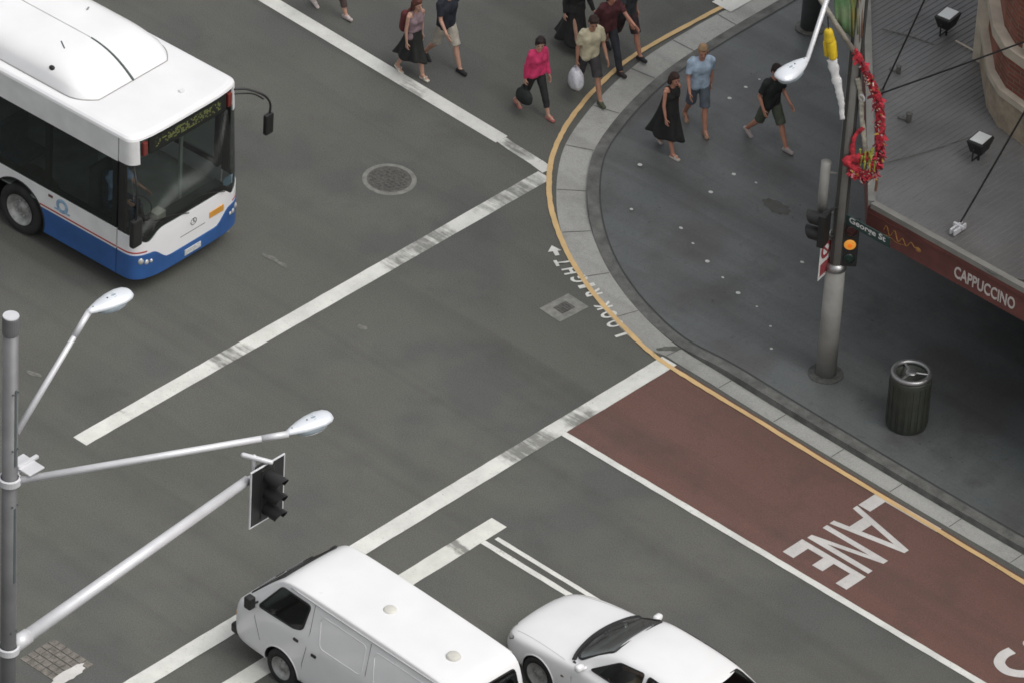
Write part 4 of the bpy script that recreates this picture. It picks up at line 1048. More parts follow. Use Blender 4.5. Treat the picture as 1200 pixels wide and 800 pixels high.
def signal_head(name, parent, p, fd, lit=None, board=False, bw=.62, bh=1.15, group=None, asp=(.30, 0, -.30), vis=True, dep=.16, vl=.20):
    """three-aspect lantern; p = centre, fd = heading it faces"""
    fd = V3((fd[0], fd[1], 0)).normalized(); sd_ = V3((-fd.y, fd.x, 0)); up = V3((0, 0, 1))
    T = Matrix((fd, sd_, up)).transposed().to_4x4(); T.translation = p
    def add(bm, nm, m, par, smooth=False):
        bmesh.ops.transform(bm, matrix=T, verts=bm.verts); return obj(nm, bm, m, par, smooth)
    bm = B(); box(bm, -dep, .0, -.14, .14, min(asp) - .16, max(asp) + .16, .02); hd = add(bm, name, 'black', parent)
    if board:
        bm = B(); box(bm, -.03, -.012, -bw / 2, bw / 2, -bh / 2, bh / 2, .0); add(bm, 'backboard', 'black', hd)
        bm = B(); t = .022
        P = [(-.021, -bw / 2, -bh / 2), (-.021, bw / 2, -bh / 2), (-.021, bw / 2, bh / 2), (-.021, -bw / 2, bh / 2), (-.021, -bw / 2, -bh / 2)]
        for a, b in zip(P, P[1:]): capsule(bm, a, b, .016, seg=6)
        add(bm, 'backboard_edge', 'armwhite', hd)
    for k, z in enumerate(asp):
        bm = B(); prev = None; n = 20
        for k2 in range(n + 1):
            t = -.75 + (PI + 1.5) * k2 / n; l = vl + .06 * math.sin(t)
            q = (bm.verts.new((.0, .115 * math.cos(t), z + .115 * math.sin(t))), bm.verts.new((l, .115 * math.cos(t), z + .115 * math.sin(t))), bm.verts.new((l, .108 * math.cos(t), z + .108 * math.sin(t))), bm.verts.new((.0, .108 * math.cos(t), z + .108 * math.sin(t))))
            if prev:
                for j in range(3): bm.faces.new((prev[j], prev[j + 1], q[j + 1], q[j]))
            prev = q
        if vis: add(bm, 'visor', 'black', hd)
        else: bm.free()
        bm = B(); ellip(bm, (.005, 0, z), (.03, .10, .10), seg=20)
        mm = M_['amberlit'] if lit == k else M_[('redoff', 'amberoff', 'greenoff')[k]]
        add(bm, 'lens', mm, hd, True)
        if lit == k: bm = B(); ellip(bm, (.03, 0, z), (.012, .042, .042), seg=14); add(bm, 'lens_core', M_['ambercore'], hd, True)
    return hd
M_['amberlit'] = emis('lit amber lens', (.80, .34, .05), .36)
M_['ambercore'] = emis('deep amber lens core', (.75, .16, .01), .5)
M_['redoff'] = mat('unlit red lens', (.04, .010, .010), .25); M_['amberoff'] = mat('unlit amber lens', (.12, .06, .01), .25); M_['greenoff'] = mat('unlit green lens', (.008, .022, .018), .25)
PLx, PLy = 4.60, -16.02
def left_pole():
    r = thing('street_pole', 'tall grey multi-arm street pole with two lamps and a traffic signal arm', 'street pole', (PLx, PLy, 0))
    o = V3((PLx, PLy, 0)); L = lambda p: V3(p) - o
    ztop = 10.90
    bm = B(); capsule(bm, (0, 0, 0), (0, 0, ztop - .32), .122, .112, 24, False); obj('pole', bm, 'polegrey', r, True)
    bm = B(); [box(bm, .108, .121, -.018, .018, z0_, z0_ + 1.35) for z0_ in (6.2, 8.3)]; [capsule(bm, (.11, y_, z_), (.128, y_, z_), .012, seg=6) for z_ in (5.3, 7.6, 8.6, 9.6) for y_ in (-.05, .05)]; obj('service_track', bm, 'podseam', r)
    bm = B(); lathe(bm, [(.113, -.0), (.124, .02), (.124, .27), (.118, .30), (.001, .30)], 24, (0, 0, ztop - .32)); obj('pole_cap', bm, 'polegrey', r)
    bm = B(); lathe(bm, [(.120, 0), (.116, .014), (.001, .018)], 24, (0, 0, ztop - .018)); obj('cap_disc', bm, 'armwhite', r)
    for z in (8.0, 4.92): 
        bm = B(); lathe(bm, [(.134, -.06), (.165, -.05), (.165, .05), (.134, .06)], 24, (0, 0, z)); obj('clamp_collar', bm, 'armwhite', r)
    a0 = V3((0, .13, 8.78)); a1 = L(at(104, 366, 10.05))
    bm = B(); tube(bm, [a0, a0.lerp(a1, .5), a1], lambda t: .050 - .012 * t, 12); a = obj('lamp_arm', bm, 'armwhite', r, True)
    bm = B(); capsule(bm, a0.lerp(a1, .80), a0.lerp(a1, 1.0), .046, seg=12, round_=False); obj('arm_sleeve', bm, 'armwhite', a, True)
    lamp_head(a, a1 - V3((0.0, .02, 0)), (.10, .97), .05)
    b0 = V3((.10, .09, 8.0)); b1 = L(at(338, 508, 8.45))
    bm = B(); tube(bm, [b0, b0.lerp(b1, .5), b1], lambda t: .058 - .012 * t, 12); a = obj('lamp_arm', bm, 'armwhite', r, True)
    bm = B(); capsule(bm, b0.lerp(b1, .90), b1, .050, seg=12, round_=False); obj('arm_sleeve', bm, 'armwhite', a, True)
    lamp_head(a, b1 - V3((.02, .02, 0)), (.18, .97), .05)
    c0 = V3((0, .13, 4.92)); c1 = L(at(290, 562, 5.40))
    bm = B(); tube(bm, [c0, c0.lerp(c1, .5), c1], lambda t: .105 - .030 * t, 14); a = obj('mast_arm', bm, 'armwhite', r, True)
    bm = B(); capsule(bm, (0, .10, 4.92), (0, .40, 4.945), .125, .115, 16, False); obj('arm_flange', bm, 'armwhite', a, True)
    p = L(at(311, 578, 5.32)); p.x = c1.x + .12
    signal_head('traffic_signal', a, V3((c1.x + .16, c1.y + .28, 5.12)), (1, .0), board=True, bw=.70, bh=1.04, vl=.30)
    bm = B(); capsule(bm, c1, (c1.x + .05, c1.y + .35, c1.z + .03), .05); capsule(bm, (c1.x - .02, c1.y + .15, c1.z), (c1.x - .02, c1.y + .15, c1.z + .35), .035); capsule(bm, (c1.x - .15, c1.y + .05, c1.z + .36), (c1.x + .20, c1.y + .28, c1.z + .30), .04)
    obj('signal_bracket', bm, 'armwhite', a, True)
    # small pale plate above the lamp clamp
    bm = B(); box(bm, -.03, .03, .15, .55, 8.12, 8.17, .01); box(bm, -.20, .24, .16, .46, 8.10, 8.13, .01); capsule(bm, (0, .1, 8.0), (0, .3, 8.1), .03); obj('sensor_plate', bm, 'armwhite', r)
left_pole()
PR = V3((4.33, 3.02, .144))
def pole_side(px, py, back=0.0):
    """point beside the corner pole whose height follows from the picture, kept in the upright plane through the pole"""
    n = -Hv; d = R2 * (px - 600) - U2 * (py - 400) + Fv * (DIST * PXM)
    t = ((PR - CP).dot(n) + back) / d.dot(n); return CP + d * t
def right_pole():
    r = thing('street_pole', 'weathered corner street pole on the dark pavement, hung with red festival cloth', 'street pole', tuple(PR))
    bm = B(); capsule(bm, (0, 0, 0), (0, 0, 2.15), .175, .165, 24, False); obj('base_sleeve', bm, 'polewarm', r, True)
    bm = B(); lathe(bm, [(.168, 0), (.178, .01), (.178, .10), (.12, .13)], 24, (0, 0, 2.15)); obj('collar', bm, 'steel', r, True)
    bm = B(); capsule(bm, (0, 0, 2.15), (0, 0, 11), .118, .105, 20, False); obj('pole', bm, 'polewarm', r, True)
    bm = B(); box(bm, .115, .128, -.03, .03, 2.3, 11); box(bm, -.03, .03, -.128, -.115, 2.3, 11); obj('service_track', bm, mat('dark slot', (.05, .05, .048), .6), r)
    bm = B(); lathe(bm, [(.30, 0), (.30, .012), (.20, .03), (.176, .03)], 24); obj('base_plate', bm, mat('dark base', (.07, .07, .065), .8, var=.4, scale=15), r)
    # lamp arm leaving frame towards the top, head over the pavement
    h = at(946, 70, 8.9) - PR; a0 = V3((-.10, -.06, 9.55))
    bm = B(); tube(bm, [a0, a0.lerp(h, .5) + V3((0, 0, .03)), h], lambda t: .050 - .012 * t, 12); a = obj('lamp_arm', bm, 'armwhite', r, True)
    lamp_head(a, h, (.12, -.97), .03)
    # signal facing the bus street, seen from its side, and a second one facing across
    s1 = at(957, 268, 3.2) - PR
    signal_head('traffic_signal', r, V3((s1.x + .08, s1.y, 3.12)), (-.95, -.3), asp=(.15, -.15), dep=.12)
    bm = B(); capsule(bm, (0, 0, 3.42), (s1.x + .12, s1.y + .02, 3.42), .022); capsule(bm, (0, 0, 2.86), (s1.x + .12, s1.y + .02, 2.86), .022); obj('signal_bracket', bm, 'black', r)
    s2 = pole_side(996, 287, .10) - PR
    signal_head('traffic_signal', r, s2, (.66, -.755), lit=1, vis=False, asp=(.28, 0, -.28))
    # no-stopping disc seen nearly edge-on
    bm = B(); box(bm, -.004, .004, -.19, .19, -.42, .42, .0)
    sp_ = pole_side(967, 299, .12) - PR
    T = Matrix.Translation(sp_) @ Matrix.Rotation(.20, 4, 'Z')
    bmesh.ops.transform(bm, matrix=T, verts=bm.verts); sg = obj('sign_plate', bm, 'sign_white', r)
    for g in (-1, 1):
        bm = B(); lathe(bm, [(.10, -.002), (.165, .0), (.165, .003), (.10, .003), (.10, -.002)], 28); box(bm, -.13, .13, -.018, .018, 0, .003)
        bmesh.ops.transform(bm, matrix=T @ Matrix.Translation((g * .006, 0, .12)) @ Matrix.Rotation(g * PI / 2, 4, 'Y') @ Matrix.Rotation(PI / 4, 4, 'Z'), verts=bm.verts); obj('sign_ring', bm, 'sign_red', sg)
        bm = B(); box(bm, .0, .003, -.15, .15, -.36, -.12); bmesh.ops.transform(bm, matrix=T @ Matrix.Translation((g * .005 - (.003 if g < 0 else 0), 0, 0)), verts=bm.verts); obj('sign_panel', bm, 'sign_red', sg)
    # bracket tube behind the main pole
    bt = pole_side(965, 225, -.05) - PR
    bm = B(); capsule(bm, (bt.x, bt.y, bt.z - .55), (bt.x, bt.y, bt.z + .60), .085, .085, 16, False); capsule(bm, (0, 0, bt.z - .4), (bt.x, bt.y, bt.z - .4), .02); capsule(bm, (0, 0, bt.z + .4), (bt.x, bt.y, bt.z + .4), .02); obj('side_tube', bm, 'polewarm', r, True)
    # street name blade
    n0 = at(990, 262, 3.05) - PR; n0.z = 3.02
    bm = B(); box(bm, .12, 1.06, -.012, .012, 3.12, 3.30); bl = obj('street_name_blade', bm, 'green_sign', r)
    t = text_bm('George St', .15, .001, .003); place_text(t, (.20, -.0155, 3.155), (1, 0, 0), (0, 0, 1), .78); obj('street_name_lettering', t, 'sign_white', bl)
    return r
right_pole()
def far_pole():
    r = thing('street_pole', 'dark street pole at the far pavement edge, only its foot in view', 'street pole', (-2.72, 10.72, .144))
    bm = B(); capsule(bm, (0, 0, 0), (0, 0, 3.0), .18, .17, 24, False); obj('base_sleeve', bm, mat('dark pole paint', (.12, .125, .125), .5, .3, var=.2), r, True)
    bm = B(); capsule(bm, (0, 0, 3.0), (0, 0, 9.0), .125, .11, 20, False); obj('pole', bm, 'polegrey', r, True)
    bm = B(); lathe(bm, [(.27, 0), (.27, .015), (.18, .03)], 24); obj('base_plate', bm, 'iron', r)
far_pole()
# festival decorations on the corner pole
def prd(px, py, z): return at(px, py, z)
def cloth_tube(name, pts, rad, m, label=None, cat=None, par=None, sq=.45, seed=1):
    q = random.Random(seed); bm = B(); P = bez(pts, 6); prev = None; n = 12
    for i, p in enumerate(P):
        d = (P[min(i + 1, len(P) - 1)] - P[max(i - 1, 0)]).normalized(); u = Rv - d * Rv.dot(d); u.normalize(); v = d.cross(u)
        t = i / (len(P) - 1); rr = rad(t) * (1 + q.uniform(-.22, .22))
        ring = [bm.verts.new(p + u * (rr * (1 + q.uniform(-.12, .12)) * math.cos(2 * PI * k / n)) + v * (rr * sq * math.sin(2 * PI * k / n))) for k in range(n)]
        if prev:
            for k in range(n): bm.faces.new((prev[k], prev[(k + 1) % n], ring[(k + 1) % n], ring[k]))
        else: bm.faces.new(ring)
        prev = ring
    bm.faces.new(prev)
    o = obj(name, bm, m, par, True)
    if label: tag(o, label, cat)
    return o
pts = [pole_side(x, y, .16) for x, y in ((1001, 58), (1013, 80), (1024, 104), (1031, 130), (1031, 158), (1030, 182), (1022, 200), (1010, 206), (999, 196))]
gar = thing('festival_garland', 'curving red festival cloth garland hanging from the corner pole', 'garland', tuple(pole_side(1001, 58, .16)))
def gpart(name, o):
    o.parent = gar; o.location = -V3(gar.location); return o
gpart('x', cloth_tube('red_cloth', pts, lambda t: .052 + .024 * math.sin(PI * t) + (.045 if t > .8 else 0), 'redcloth', seed=4))
gpart('x', cloth_tube('red_tail', [pole_side(x, y, .18) for x, y in ((1020, 184), (1006, 186), (993, 188), (1003, 200), (1016, 208))], lambda t: .10 - .04 * t, 'redcloth', seed=6))
gpart('x', cloth_tube('thin_loop', [pole_side(x, y, .14) for x, y in ((1012, 150), (1003, 158), (999, 170), (1000, 188))], lambda t: .035, 'redcloth', seed=8))
gpart('x', cloth_tube('cream_streamer', [pole_side(x, y, .12) for x, y in ((1005, 92), (1009, 115), (1010, 140), (1013, 165), (1015, 185))], lambda t: .045, mat('cream streamer', (.36, .34, .28), .7, var=.5, scale=9), seed=9))
bm = B(); q = random.Random(5)
for k in range(46):
    t = q.uniform(.15, 1); i = int(t * (len(pts) - 1)); p = pts[min(i, len(pts) - 1)].lerp(pts[min(i + 1, len(pts) - 1)], q.random())
    ellip(bm, p + V3((q.uniform(-.07, .07), q.uniform(-.10, -.04), q.uniform(-.06, .06))), (.020, .008, .013), seg=6)
gpart('x', obj('pale_flecks', bm, mat('cream fleck', (.50, .36, .28), .7), None))
bm = B()
for k in range(14):
    p = pole_side(1016 + q.uniform(-8, 10), 182 + q.uniform(-8, 8), .24); capsule(bm, p, p + V3((q.uniform(-.06, .06), q.uniform(-.03, .03), -q.uniform(.08, .2))), .022, .008, 6)
gpart('x', obj('yellow_green_tassel', bm, mat('olive yellow tassel', (.30, .30, .05), .7, var=.6, scale=10), None))
bm = B(); tube(bm, [pole_side(1026, 196, .16), pole_side(1028, 210, .16), pole_side(1026, 224, .16)], .022, 6); gpart('x', obj('tail_cord', bm, mat('brown cord', (.16, .08, .05), .8), None))
bm = B(); lathe(bm, [(.05, -.01), (.075, 0), (.05, .01), (.05, -.01)], 16)
T = Matrix.Rotation(PI / 2, 4, 'X'); T.translation = pole_side(1010, 115, .2); bmesh.ops.transform(bm, matrix=T, verts=bm.verts); gpart('x', obj('metal_ring', bm, 'armwhite', None))
for nm_, col_, n_, sz_ in (('red_scraps', (.50, .03, .05), 110, .075), ('dark_red_scraps', (.16, .015, .025), 60, .07), ('pink_scraps', (.52, .16, .18), 34, .05), ('gold_scraps', (.45, .28, .05), 20, .05), ('pale_scraps', (.55, .50, .46), 22, .045)):
    bm = B()
    for k in range(n_):
        t = q.random() ** .8; i = min(int(t * (len(pts) - 1)), len(pts) - 2); p = pts[i].lerp(pts[i + 1], q.random()); w_ = .05 + .08 * (t > .75)
        c_ = p + Rv * q.uniform(-w_, w_ + .02) - Hv * q.uniform(.02, .10) + V3((0, 0, q.uniform(-.06, .06)))
        d1 = (Rv * q.uniform(-1, 1) + V3((0, 0, -1)) * q.uniform(.2, 1) - Hv * q.uniform(-.3, .4)).normalized(); d2 = d1.cross(V3((q.uniform(-1, 1), q.uniform(-1, 1), q.uniform(-1, 1)))).normalized(); s1, s2 = sz_ * q.uniform(.6, 1.6), sz_ * q.uniform(.3, .8)
        a_ = [c_ - d2 * s2 * .6, c_ + d2 * s2 * .6, c_ + d1 * s1 + d2 * s2 * q.uniform(.2, .9), c_ + d1 * s1 * q.uniform(.7, 1.2) - d2 * s2 * .4]
        prism(bm, a_, d1.cross(d2) * .006)
    gpart('x', tag(obj(nm_, bm, mat(nm_.replace('_', ' '), col_, .75, var=.35, scale=14), None), kind='stuff'))
# banner arm and green, yellow and red pennant
pen = thing('festival_banner', 'green and yellow festival banner with red edge at the top of the corner pole', 'banner', tuple(pole_side(1000, 30, .1)))
def ppart(o): o.parent = pen; o.location = -V3(pen.location); return o
def sheet(pts, n=8, th=.02, wob=.03, seed=2):
    q = random.Random(seed); bm = B(); a, b, c, d = pts; G = []
    for i in range(n + 1):
        row = []
        for j in range(n + 1):
            p = a.lerp(b, i / n).lerp(d.lerp(c, i / n), j / n); row.append(p - Hv * (wob * math.sin(i * 1.4 + seed) * math.cos(j * .9)))
        G.append(row)
    F0 = [[bm.verts.new(p) for p in r_] for r_ in G]; F1 = [[bm.verts.new(p + Hv * th) for p in r_] for r_ in G]
    for i in range(n):
        for j in range(n):
            bm.faces.new((F0[i][j], F0[i + 1][j], F0[i + 1][j + 1], F0[i][j + 1])); bm.faces.new((F1[i][j], F1[i][j + 1], F1[i + 1][j + 1], F1[i + 1][j]))
    for k in range(n):
        for A, Bq in (((k, 0), (k + 1, 0)), ((k, n), (k + 1, n)), ((0, k), (0, k + 1)), ((n, k), (n, k + 1))): bm.faces.new((F0[A[0]][A[1]], F0[Bq[0]][Bq[1]], F1[Bq[0]][Bq[1]], F1[A[0]][A[1]]))
    return bm
ps = lambda x, y, b=.1: pole_side(x, y, b)
ppart(obj('green_cloth', sheet([ps(974, -60), ps(996, -60), ps(997, 44), ps(979, 28)]), mat('green banner cloth', (.09, .20, .08), .7, color2=(.20, .24, .14), scale=3.5, fine=.15), None, True))
ppart(obj('yellow_cloth', sheet([ps(996.3, -60), ps(1005, -60), ps(1006, 40), ps(997.3, 44)], seed=4), mat('olive gold banner cloth', (.30, .20, .05), .7, color2=(.13, .19, .06), scale=4), None, True))
ppart(obj('red_cloth', sheet([ps(1005.3, -60), ps(1012, -60), ps(1011, 42), ps(1006.3, 52)], seed=5), mat('russet banner cloth', (.22, .07, .05), .7, color2=(.16, .10, .05), scale=5), None, True))
bm = B(); tube(bm, [ps(957, -8, .14), ps(978, 26, .14), ps(1002, 62, .14)], .045, 8); ppart(obj('banner_arm', bm, mat('tarnished beige arm', (.30, .28, .24), .6, var=.4, scale=6), None, True))
lan = thing('hanging_lantern', 'small bright yellow lantern with long white ribbon beside the corner pole', 'lantern', tuple(ps(972, 34, .3)))
def lpart(o): o.parent = lan; o.location = -V3(lan.location); return o
bm = B(); capsule(bm, ps(971, 38, .3), ps(972, 46, .3), .075, .09, 14); capsule(bm, ps(974, 50, .3), ps(976, 66, .3), .085, .075, 14); capsule(bm, ps(968, 50, .25), ps(969, 64, .25), .05, .045, 10)
lpart(obj('lantern_body', bm, 'yellowcloth', None, True))
lpart(cloth_tube('white_ribbon', [ps(975, 70, .3), ps(979, 88, .3), ps(983, 105, .3), ps(986, 122, .3), ps(987, 140, .3)], lambda t: .085 - .05 * t, 'whitecloth', seed=12))
bm = B(); tube(bm, [ps(970, 20, .3), ps(971, 36, .3)], .012, 5); lpart(obj('cord', bm, 'black', None))
# ------------------------------------------------------------------ litter bin
bn = at(1062, 496, .144)
r = thing('litter_bin', 'round dark litter bin with bright steel ring lid under the awning edge', 'litter bin', (bn.x, bn.y, .144))
bm = B(); lathe(bm, [(.33, 0), (.345, .03), (.345, .98), (.34, 1.0), (.26, 1.0), (.26, .7), (.001, .7)], 36); obj('bin_shell', bm, 'bindark', r, True)
bm = B()
for k in range(20):
    a = 2 * PI * k / 20; box(bm, .343, .352, -.028, .028, .08, .92, 0, Matrix.Rotation(a, 4, 'Z'))
obj('shell_slats', bm, 'bindark', r)
bm = B(); n = 36
for k in range(n):
    a0, a1 = 2 * PI * k / n, 2 * PI * (k + 1) / n
T = [(.305 * math.cos(2 * PI * k / n), .305 * math.sin(2 * PI * k / n), 1.045) for k in range(n + 1)]
tube(bm, T, .045, 8, cap=False); obj('lid_ring', bm, 'steel', r, True)
bm = B()
for k in range(3):
    a = .6 + 2 * PI * k / 3; capsule(bm, (0, 0, 1.05), (.29 * math.cos(a), .29 * math.sin(a), 1.045), .028, .02)
ellip(bm, (0, 0, 1.055), (.10, .10, .03)); obj('lid_spokes', bm, 'steel', r, True)
# ------------------------------------------------------------------ awning and corner building
ZA = 3.5
FP = [(4.62, 3.37), (60, 3.37), (60, 12), (-1.0, 12), (-1.0, 9.74)]
aw = thing('street_awning', 'grey corrugated street awning with oxblood sign fascia around the corner building', 'awning')
# corrugated sheet: ribs run square to the long street front
bm = B(); step = .11
def zr(x, y): return ZA + .02 + .0 * y
def cl_y0(x):
    if x >= 4.62: return 3.37 + .12
    return 3.37 + (4.62 - x) * (9.74 - 3.37) / (4.62 + 1.0) + .17
x = -.92; i = 0; pv = None
while x < 26:
    for xx, z in ((x, 0), (x + step * .34, 0), (x + step * .42, .009), (x + step * .58, .009), (x + step * .66, 0)):
        y0 = cl_y0(xx); q = (bm.verts.new((xx, y0, ZA + .03 + z)), bm.verts.new((xx, max(12.0, y0 + .1), ZA + .16 + z)))
        if pv: bm.faces.new((pv[0], q[0], q[1], pv[1]))
        pv = q
    x += step
ext_ = bmesh.ops.extrude_face_region(bm, geom=list(bm.faces)); bmesh.ops.translate(bm, vec=(0, 0, -.02), verts=[g for g in ext_['geom'] if isinstance(g, bmesh.types.BMVert)])
obj('roof_sheet', bm, 'awn', aw)
bm = B(); poly(bm, [(p[0], p[1], 3.06) for p in [(4.66, 3.43), (26, 3.43), (26, 40), (-.9, 40), (-.9, 9.78)]]); bmesh.ops.triangulate(bm, faces=bm.faces)
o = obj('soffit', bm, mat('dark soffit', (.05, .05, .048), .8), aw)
# fascia boards
def fasc(a, b, z0, z1, th, name, m, par, lift=0):
    a, b = V3((*a, 0)), V3((*b, 0)); d = (b - a).normalized(); n = V3((d.y, -d.x, 0)); bm = B()
    prism(bm, [a + n * lift + V3((0, 0, z0)), b + n * lift + V3((0, 0, z0)), b + n * lift + V3((0, 0, z1)), a + n * lift + V3((0, 0, z1))], -n * th); return obj(name, bm, m, par)
fasc((4.62, 3.37), (26, 3.37), 2.98, 3.50, .05, 'fascia_board', 'fascia', aw)
fasc((-1.0, 9.74), (4.60, 3.37), 2.98, 3.50, .05, 'fascia_board', 'fascia', aw)
fasc((-1.0, 30), (-1.0, 9.76), 2.98, 3.50, .05, 'fascia_board', 'fascia', aw)
fasc((4.66, 3.40), (26, 3.40), 3.502, 3.60, .12, 'edge_flashing', 'trim', aw, .03)
fasc((-1.0, 9.78), (4.60, 3.42), 3.502, 3.60, .12, 'edge_flashing', 'trim', aw, .03)
fasc((4.62, 3.37), (26, 3.37), 3.38, 3.42, .01, 'fascia_bead', mat('fascia bead', (.10, .035, .03), .5), aw, .012)
t = text_bm('CAPPUCCINO', .31, .003, .006); place_text(t, (6.50, 3.362, 3.09), (1, 0, 0), (0, 0, 1), 1.28); obj('fascia_lettering', t, 'letter', aw)
# faded gold script, too worn to read: flowing strokes only
bm = B(); P = [(4.98 + .012 * i, 3.365, 3.24 + .09 * math.sin(i * .42) * (1 - i / 90) + .03 * math.sin(i * .13)) for i in range(58)]; tube(bm, P, .010, 5)
P = [(5.0 + .012 * i, 3.364, 3.15 + .018 * math.sin(i * .2)) for i in range(40)]; tube(bm, P, .006, 4); ellip(bm, (5.72, 3.366, 3.22), (.06, .008, .045)); obj('worn_gold_script', bm, 'gold', aw)
bm = B()
for cxy in ((5.6, 6.2), (9.5, 4.0), (13.5, 4.0)):
    pass
bm.free()
# roof furniture
def flood(px, py, rz, lab):
    p = at(px, py, ZA + .30); f_ = thing('floodlight', lab, 'floodlight', (p.x, p.y, ZA + .16), rz, 'floodlights on the awning roof')
    bm = B(); box(bm, -.16, .16, -.20, .20, .10, .34, .03); o = obj('housing', bm, 'black', f_)
    for v in o.data.vertices:
        if v.co.z < .2: v.co.x *= .72; v.co.y *= .72
    bm = B(); box(bm, -.12, .12, -.155, .155, .342, .352); obj('glass_face', bm, mat('pale floodlight glass', (.62, .64, .63), .15, coat=1), f_)
    bm = B()
    for g in (-1, 1): capsule(bm, (0, g * .215, .22), (0, g * .215, .0), .014)
    capsule(bm, (0, -.215, 0), (0, .215, 0), .014); capsule(bm, (0, 0, 0), (0, 0, -.12), .02); obj('bracket', bm, 'black', f_)
flood(1110, 28, .15, 'black floodlight on the awning roof beside the steep stay cable, nearest the top edge')
flood(1148, 174, .15, 'black floodlight on the awning roof below the sandstone plinth')
def cable(px0, py0, z0, px1, py1, z1, lab, rr=.017):
    a, b = at(px0, py0, z0), at(px1, py1, z1); bm = B(); tube(bm, [V3((0, 0, 0)), (b - a) * .5 + V3((0, 0, -.01)), b - a], rr, 6); o = obj('stay_cable', bm, 'black'); o.location = a
    # eye plate where it meets the roof
    e = B(); ellip(e, (0, 0, 0), (.05, .05, .03), seg=8); obj('eye_plate', e, 'iron', o); tag(o, lab, 'cable', 'stay cables holding up the awning'); return o
cable(1034, 106, ZA + .12, 1095, -25, 7.2, 'dark stay cable rising steeply from the awning roof near the festival cloth')
cable(1032, 110, ZA + .12, 1212, 45, 7.0, 'dark stay cable running from the festival cloth across to the brick corner')
cable(1125, 262, ZA + .14, 1206, 122, 7.0, 'dark stay cable fixed to the white bracket above the cafe fascia')
bm = B(); p = at(1123, 270, ZA + .1)
box(bm, -.16, .16, -.045, -.01, 0, .10, .008); box(bm, -.16, .16, .03, .065, 0, .10, .008); box(bm, .0, .05, -.09, .12, .06, .12, .008)
o = obj('cable_bracket', bm, 'armwhite'); o.location = (p.x, p.y, ZA + .08); o.rotation_euler = (0, 0, 1.62); tag(o, 'small white metal bracket near the fascia edge of the awning roof', 'bracket')
for (px, py, s_, lab) in ((1053, 83, 1, 'small pale vent fitting on the awning roof beside the steep stay cable'), (1065, 140, 1.2, 'small dark fitting on the awning roof lying beside a short bar')):
    p = at(px, py, ZA + .1); bm = B(); capsule(bm, (0, 0, 0), (0, 0, .10), .04, .04, 10); ellip(bm, (0, 0, .13), (.05, .05, .02)); capsule(bm, (.03, 0, .02), (-.14, -.05, .02), .018)
    o = obj('roof_fitting', bm, 'iron'); o.location = (p.x, p.y, ZA + .06); o.scale = (s_, s_, s_); tag(o, lab, 'fitting')
bm = B(); a, b = at(1066, 120, ZA + .1), at(1100, 22, ZA + .1)
p = at(1120, 48, ZA + .12); q_ = at(1149, 64, ZA + .12); bm = B(); tube(bm, [V3((0, 0, 0)), q_ - p], .016, 6); o = obj('conduit', bm, 'stonepale'); o.location = p; tag(o, 'thin pale conduit from the upper floodlight to the building', 'conduit')
for pp, rr, lab in ((((1032, 192), (1085, 178), (1140, 160)), .010, 'stay cable shadow modelled as a thin dark line across the awning roof beside the red cloth'), (((1128, 292), (1146, 308), (1168, 322), (1215, 330)), .014, 'dark hose curving along the awning roof above the fascia lettering'), (((1034, 34), (1065, 42), (1096, 53)), .012, 'short dark wire on the awning roof left of the upper floodlight')):  # first entry stands in for a stay cable shadow, modelled as a dark tube
    P = bez([at(x, y, ZA + .07) for x, y in pp], 6); bm = B(); tube(bm, [q_ - P[0] for q_ in P], rr, 6); o = obj('roof_wire_and_shadow', bm, 'kerbdark'); o.location = P[0]; tag(o, lab, 'wire')
# building
FPB = [(3.08, 40), (3.08, 8.01), (4.13, 6.96), (4.62, 6.66), (5.28, 6.54), (26, 6.54)]
bd = thing('corner_building', 'red brick corner building with sandstone plinth rising behind the awning', 'building')
def wall(name, inset, z0, z1, m, par=bd, fp=FPB, th=.25):
    P = [V3((*p, 0)) for p in fp]; n = len(P)
    def nrm(i):
        d = (P[min(i + 1, n - 1)] - P[max(i - 1, 0)]); 
        if 0 < i < n - 1: d = (P[i] - P[i - 1]).normalized() + (P[i + 1] - P[i]).normalized()
        d.normalize(); k = 1.0
        if 0 < i < n - 1: k = 1 / max(.4, (P[i + 1] - P[i]).normalized().dot(d))
        return V3((-d.y, d.x, 0)) * k
    bm = B(); prev = None
    for i, p in enumerate(P):
        a = p + nrm(i) * inset; b = p + nrm(i) * (inset + th)
        q = [bm.verts.new((a.x, a.y, z0)), bm.verts.new((a.x, a.y, z1)), bm.verts.new((b.x, b.y, z1)), bm.verts.new((b.x, b.y, z0))]
        if prev:
            for k in range(4): bm.faces.new((prev[k], prev[(k + 1) % 4], q[(k + 1) % 4], q[k]))
        else: bm.faces.new(list(reversed(q)))
        prev = q
    bm.faces.new(prev); return obj(name, bm, m, par)
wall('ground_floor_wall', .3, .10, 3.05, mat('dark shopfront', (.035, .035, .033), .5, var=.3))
wall('stone_plinth', 0, 3.45, 4.22, 'sand'); wall('plinth_ledge', -.05, 4.222, 4.34, 'stonepale')
wall('brick_wall', .08, 4.342, 5.02, 'brick'); wall('string_course', -.03, 5.022, 5.20, 'stonepale')
wall('brick_wall', .16, 5.202, 19.0, 'brick'); wall('cornice', -.1, 19.002, 19.5, 'sand')  # unseen upper wall made tall to block sky light over the pavement
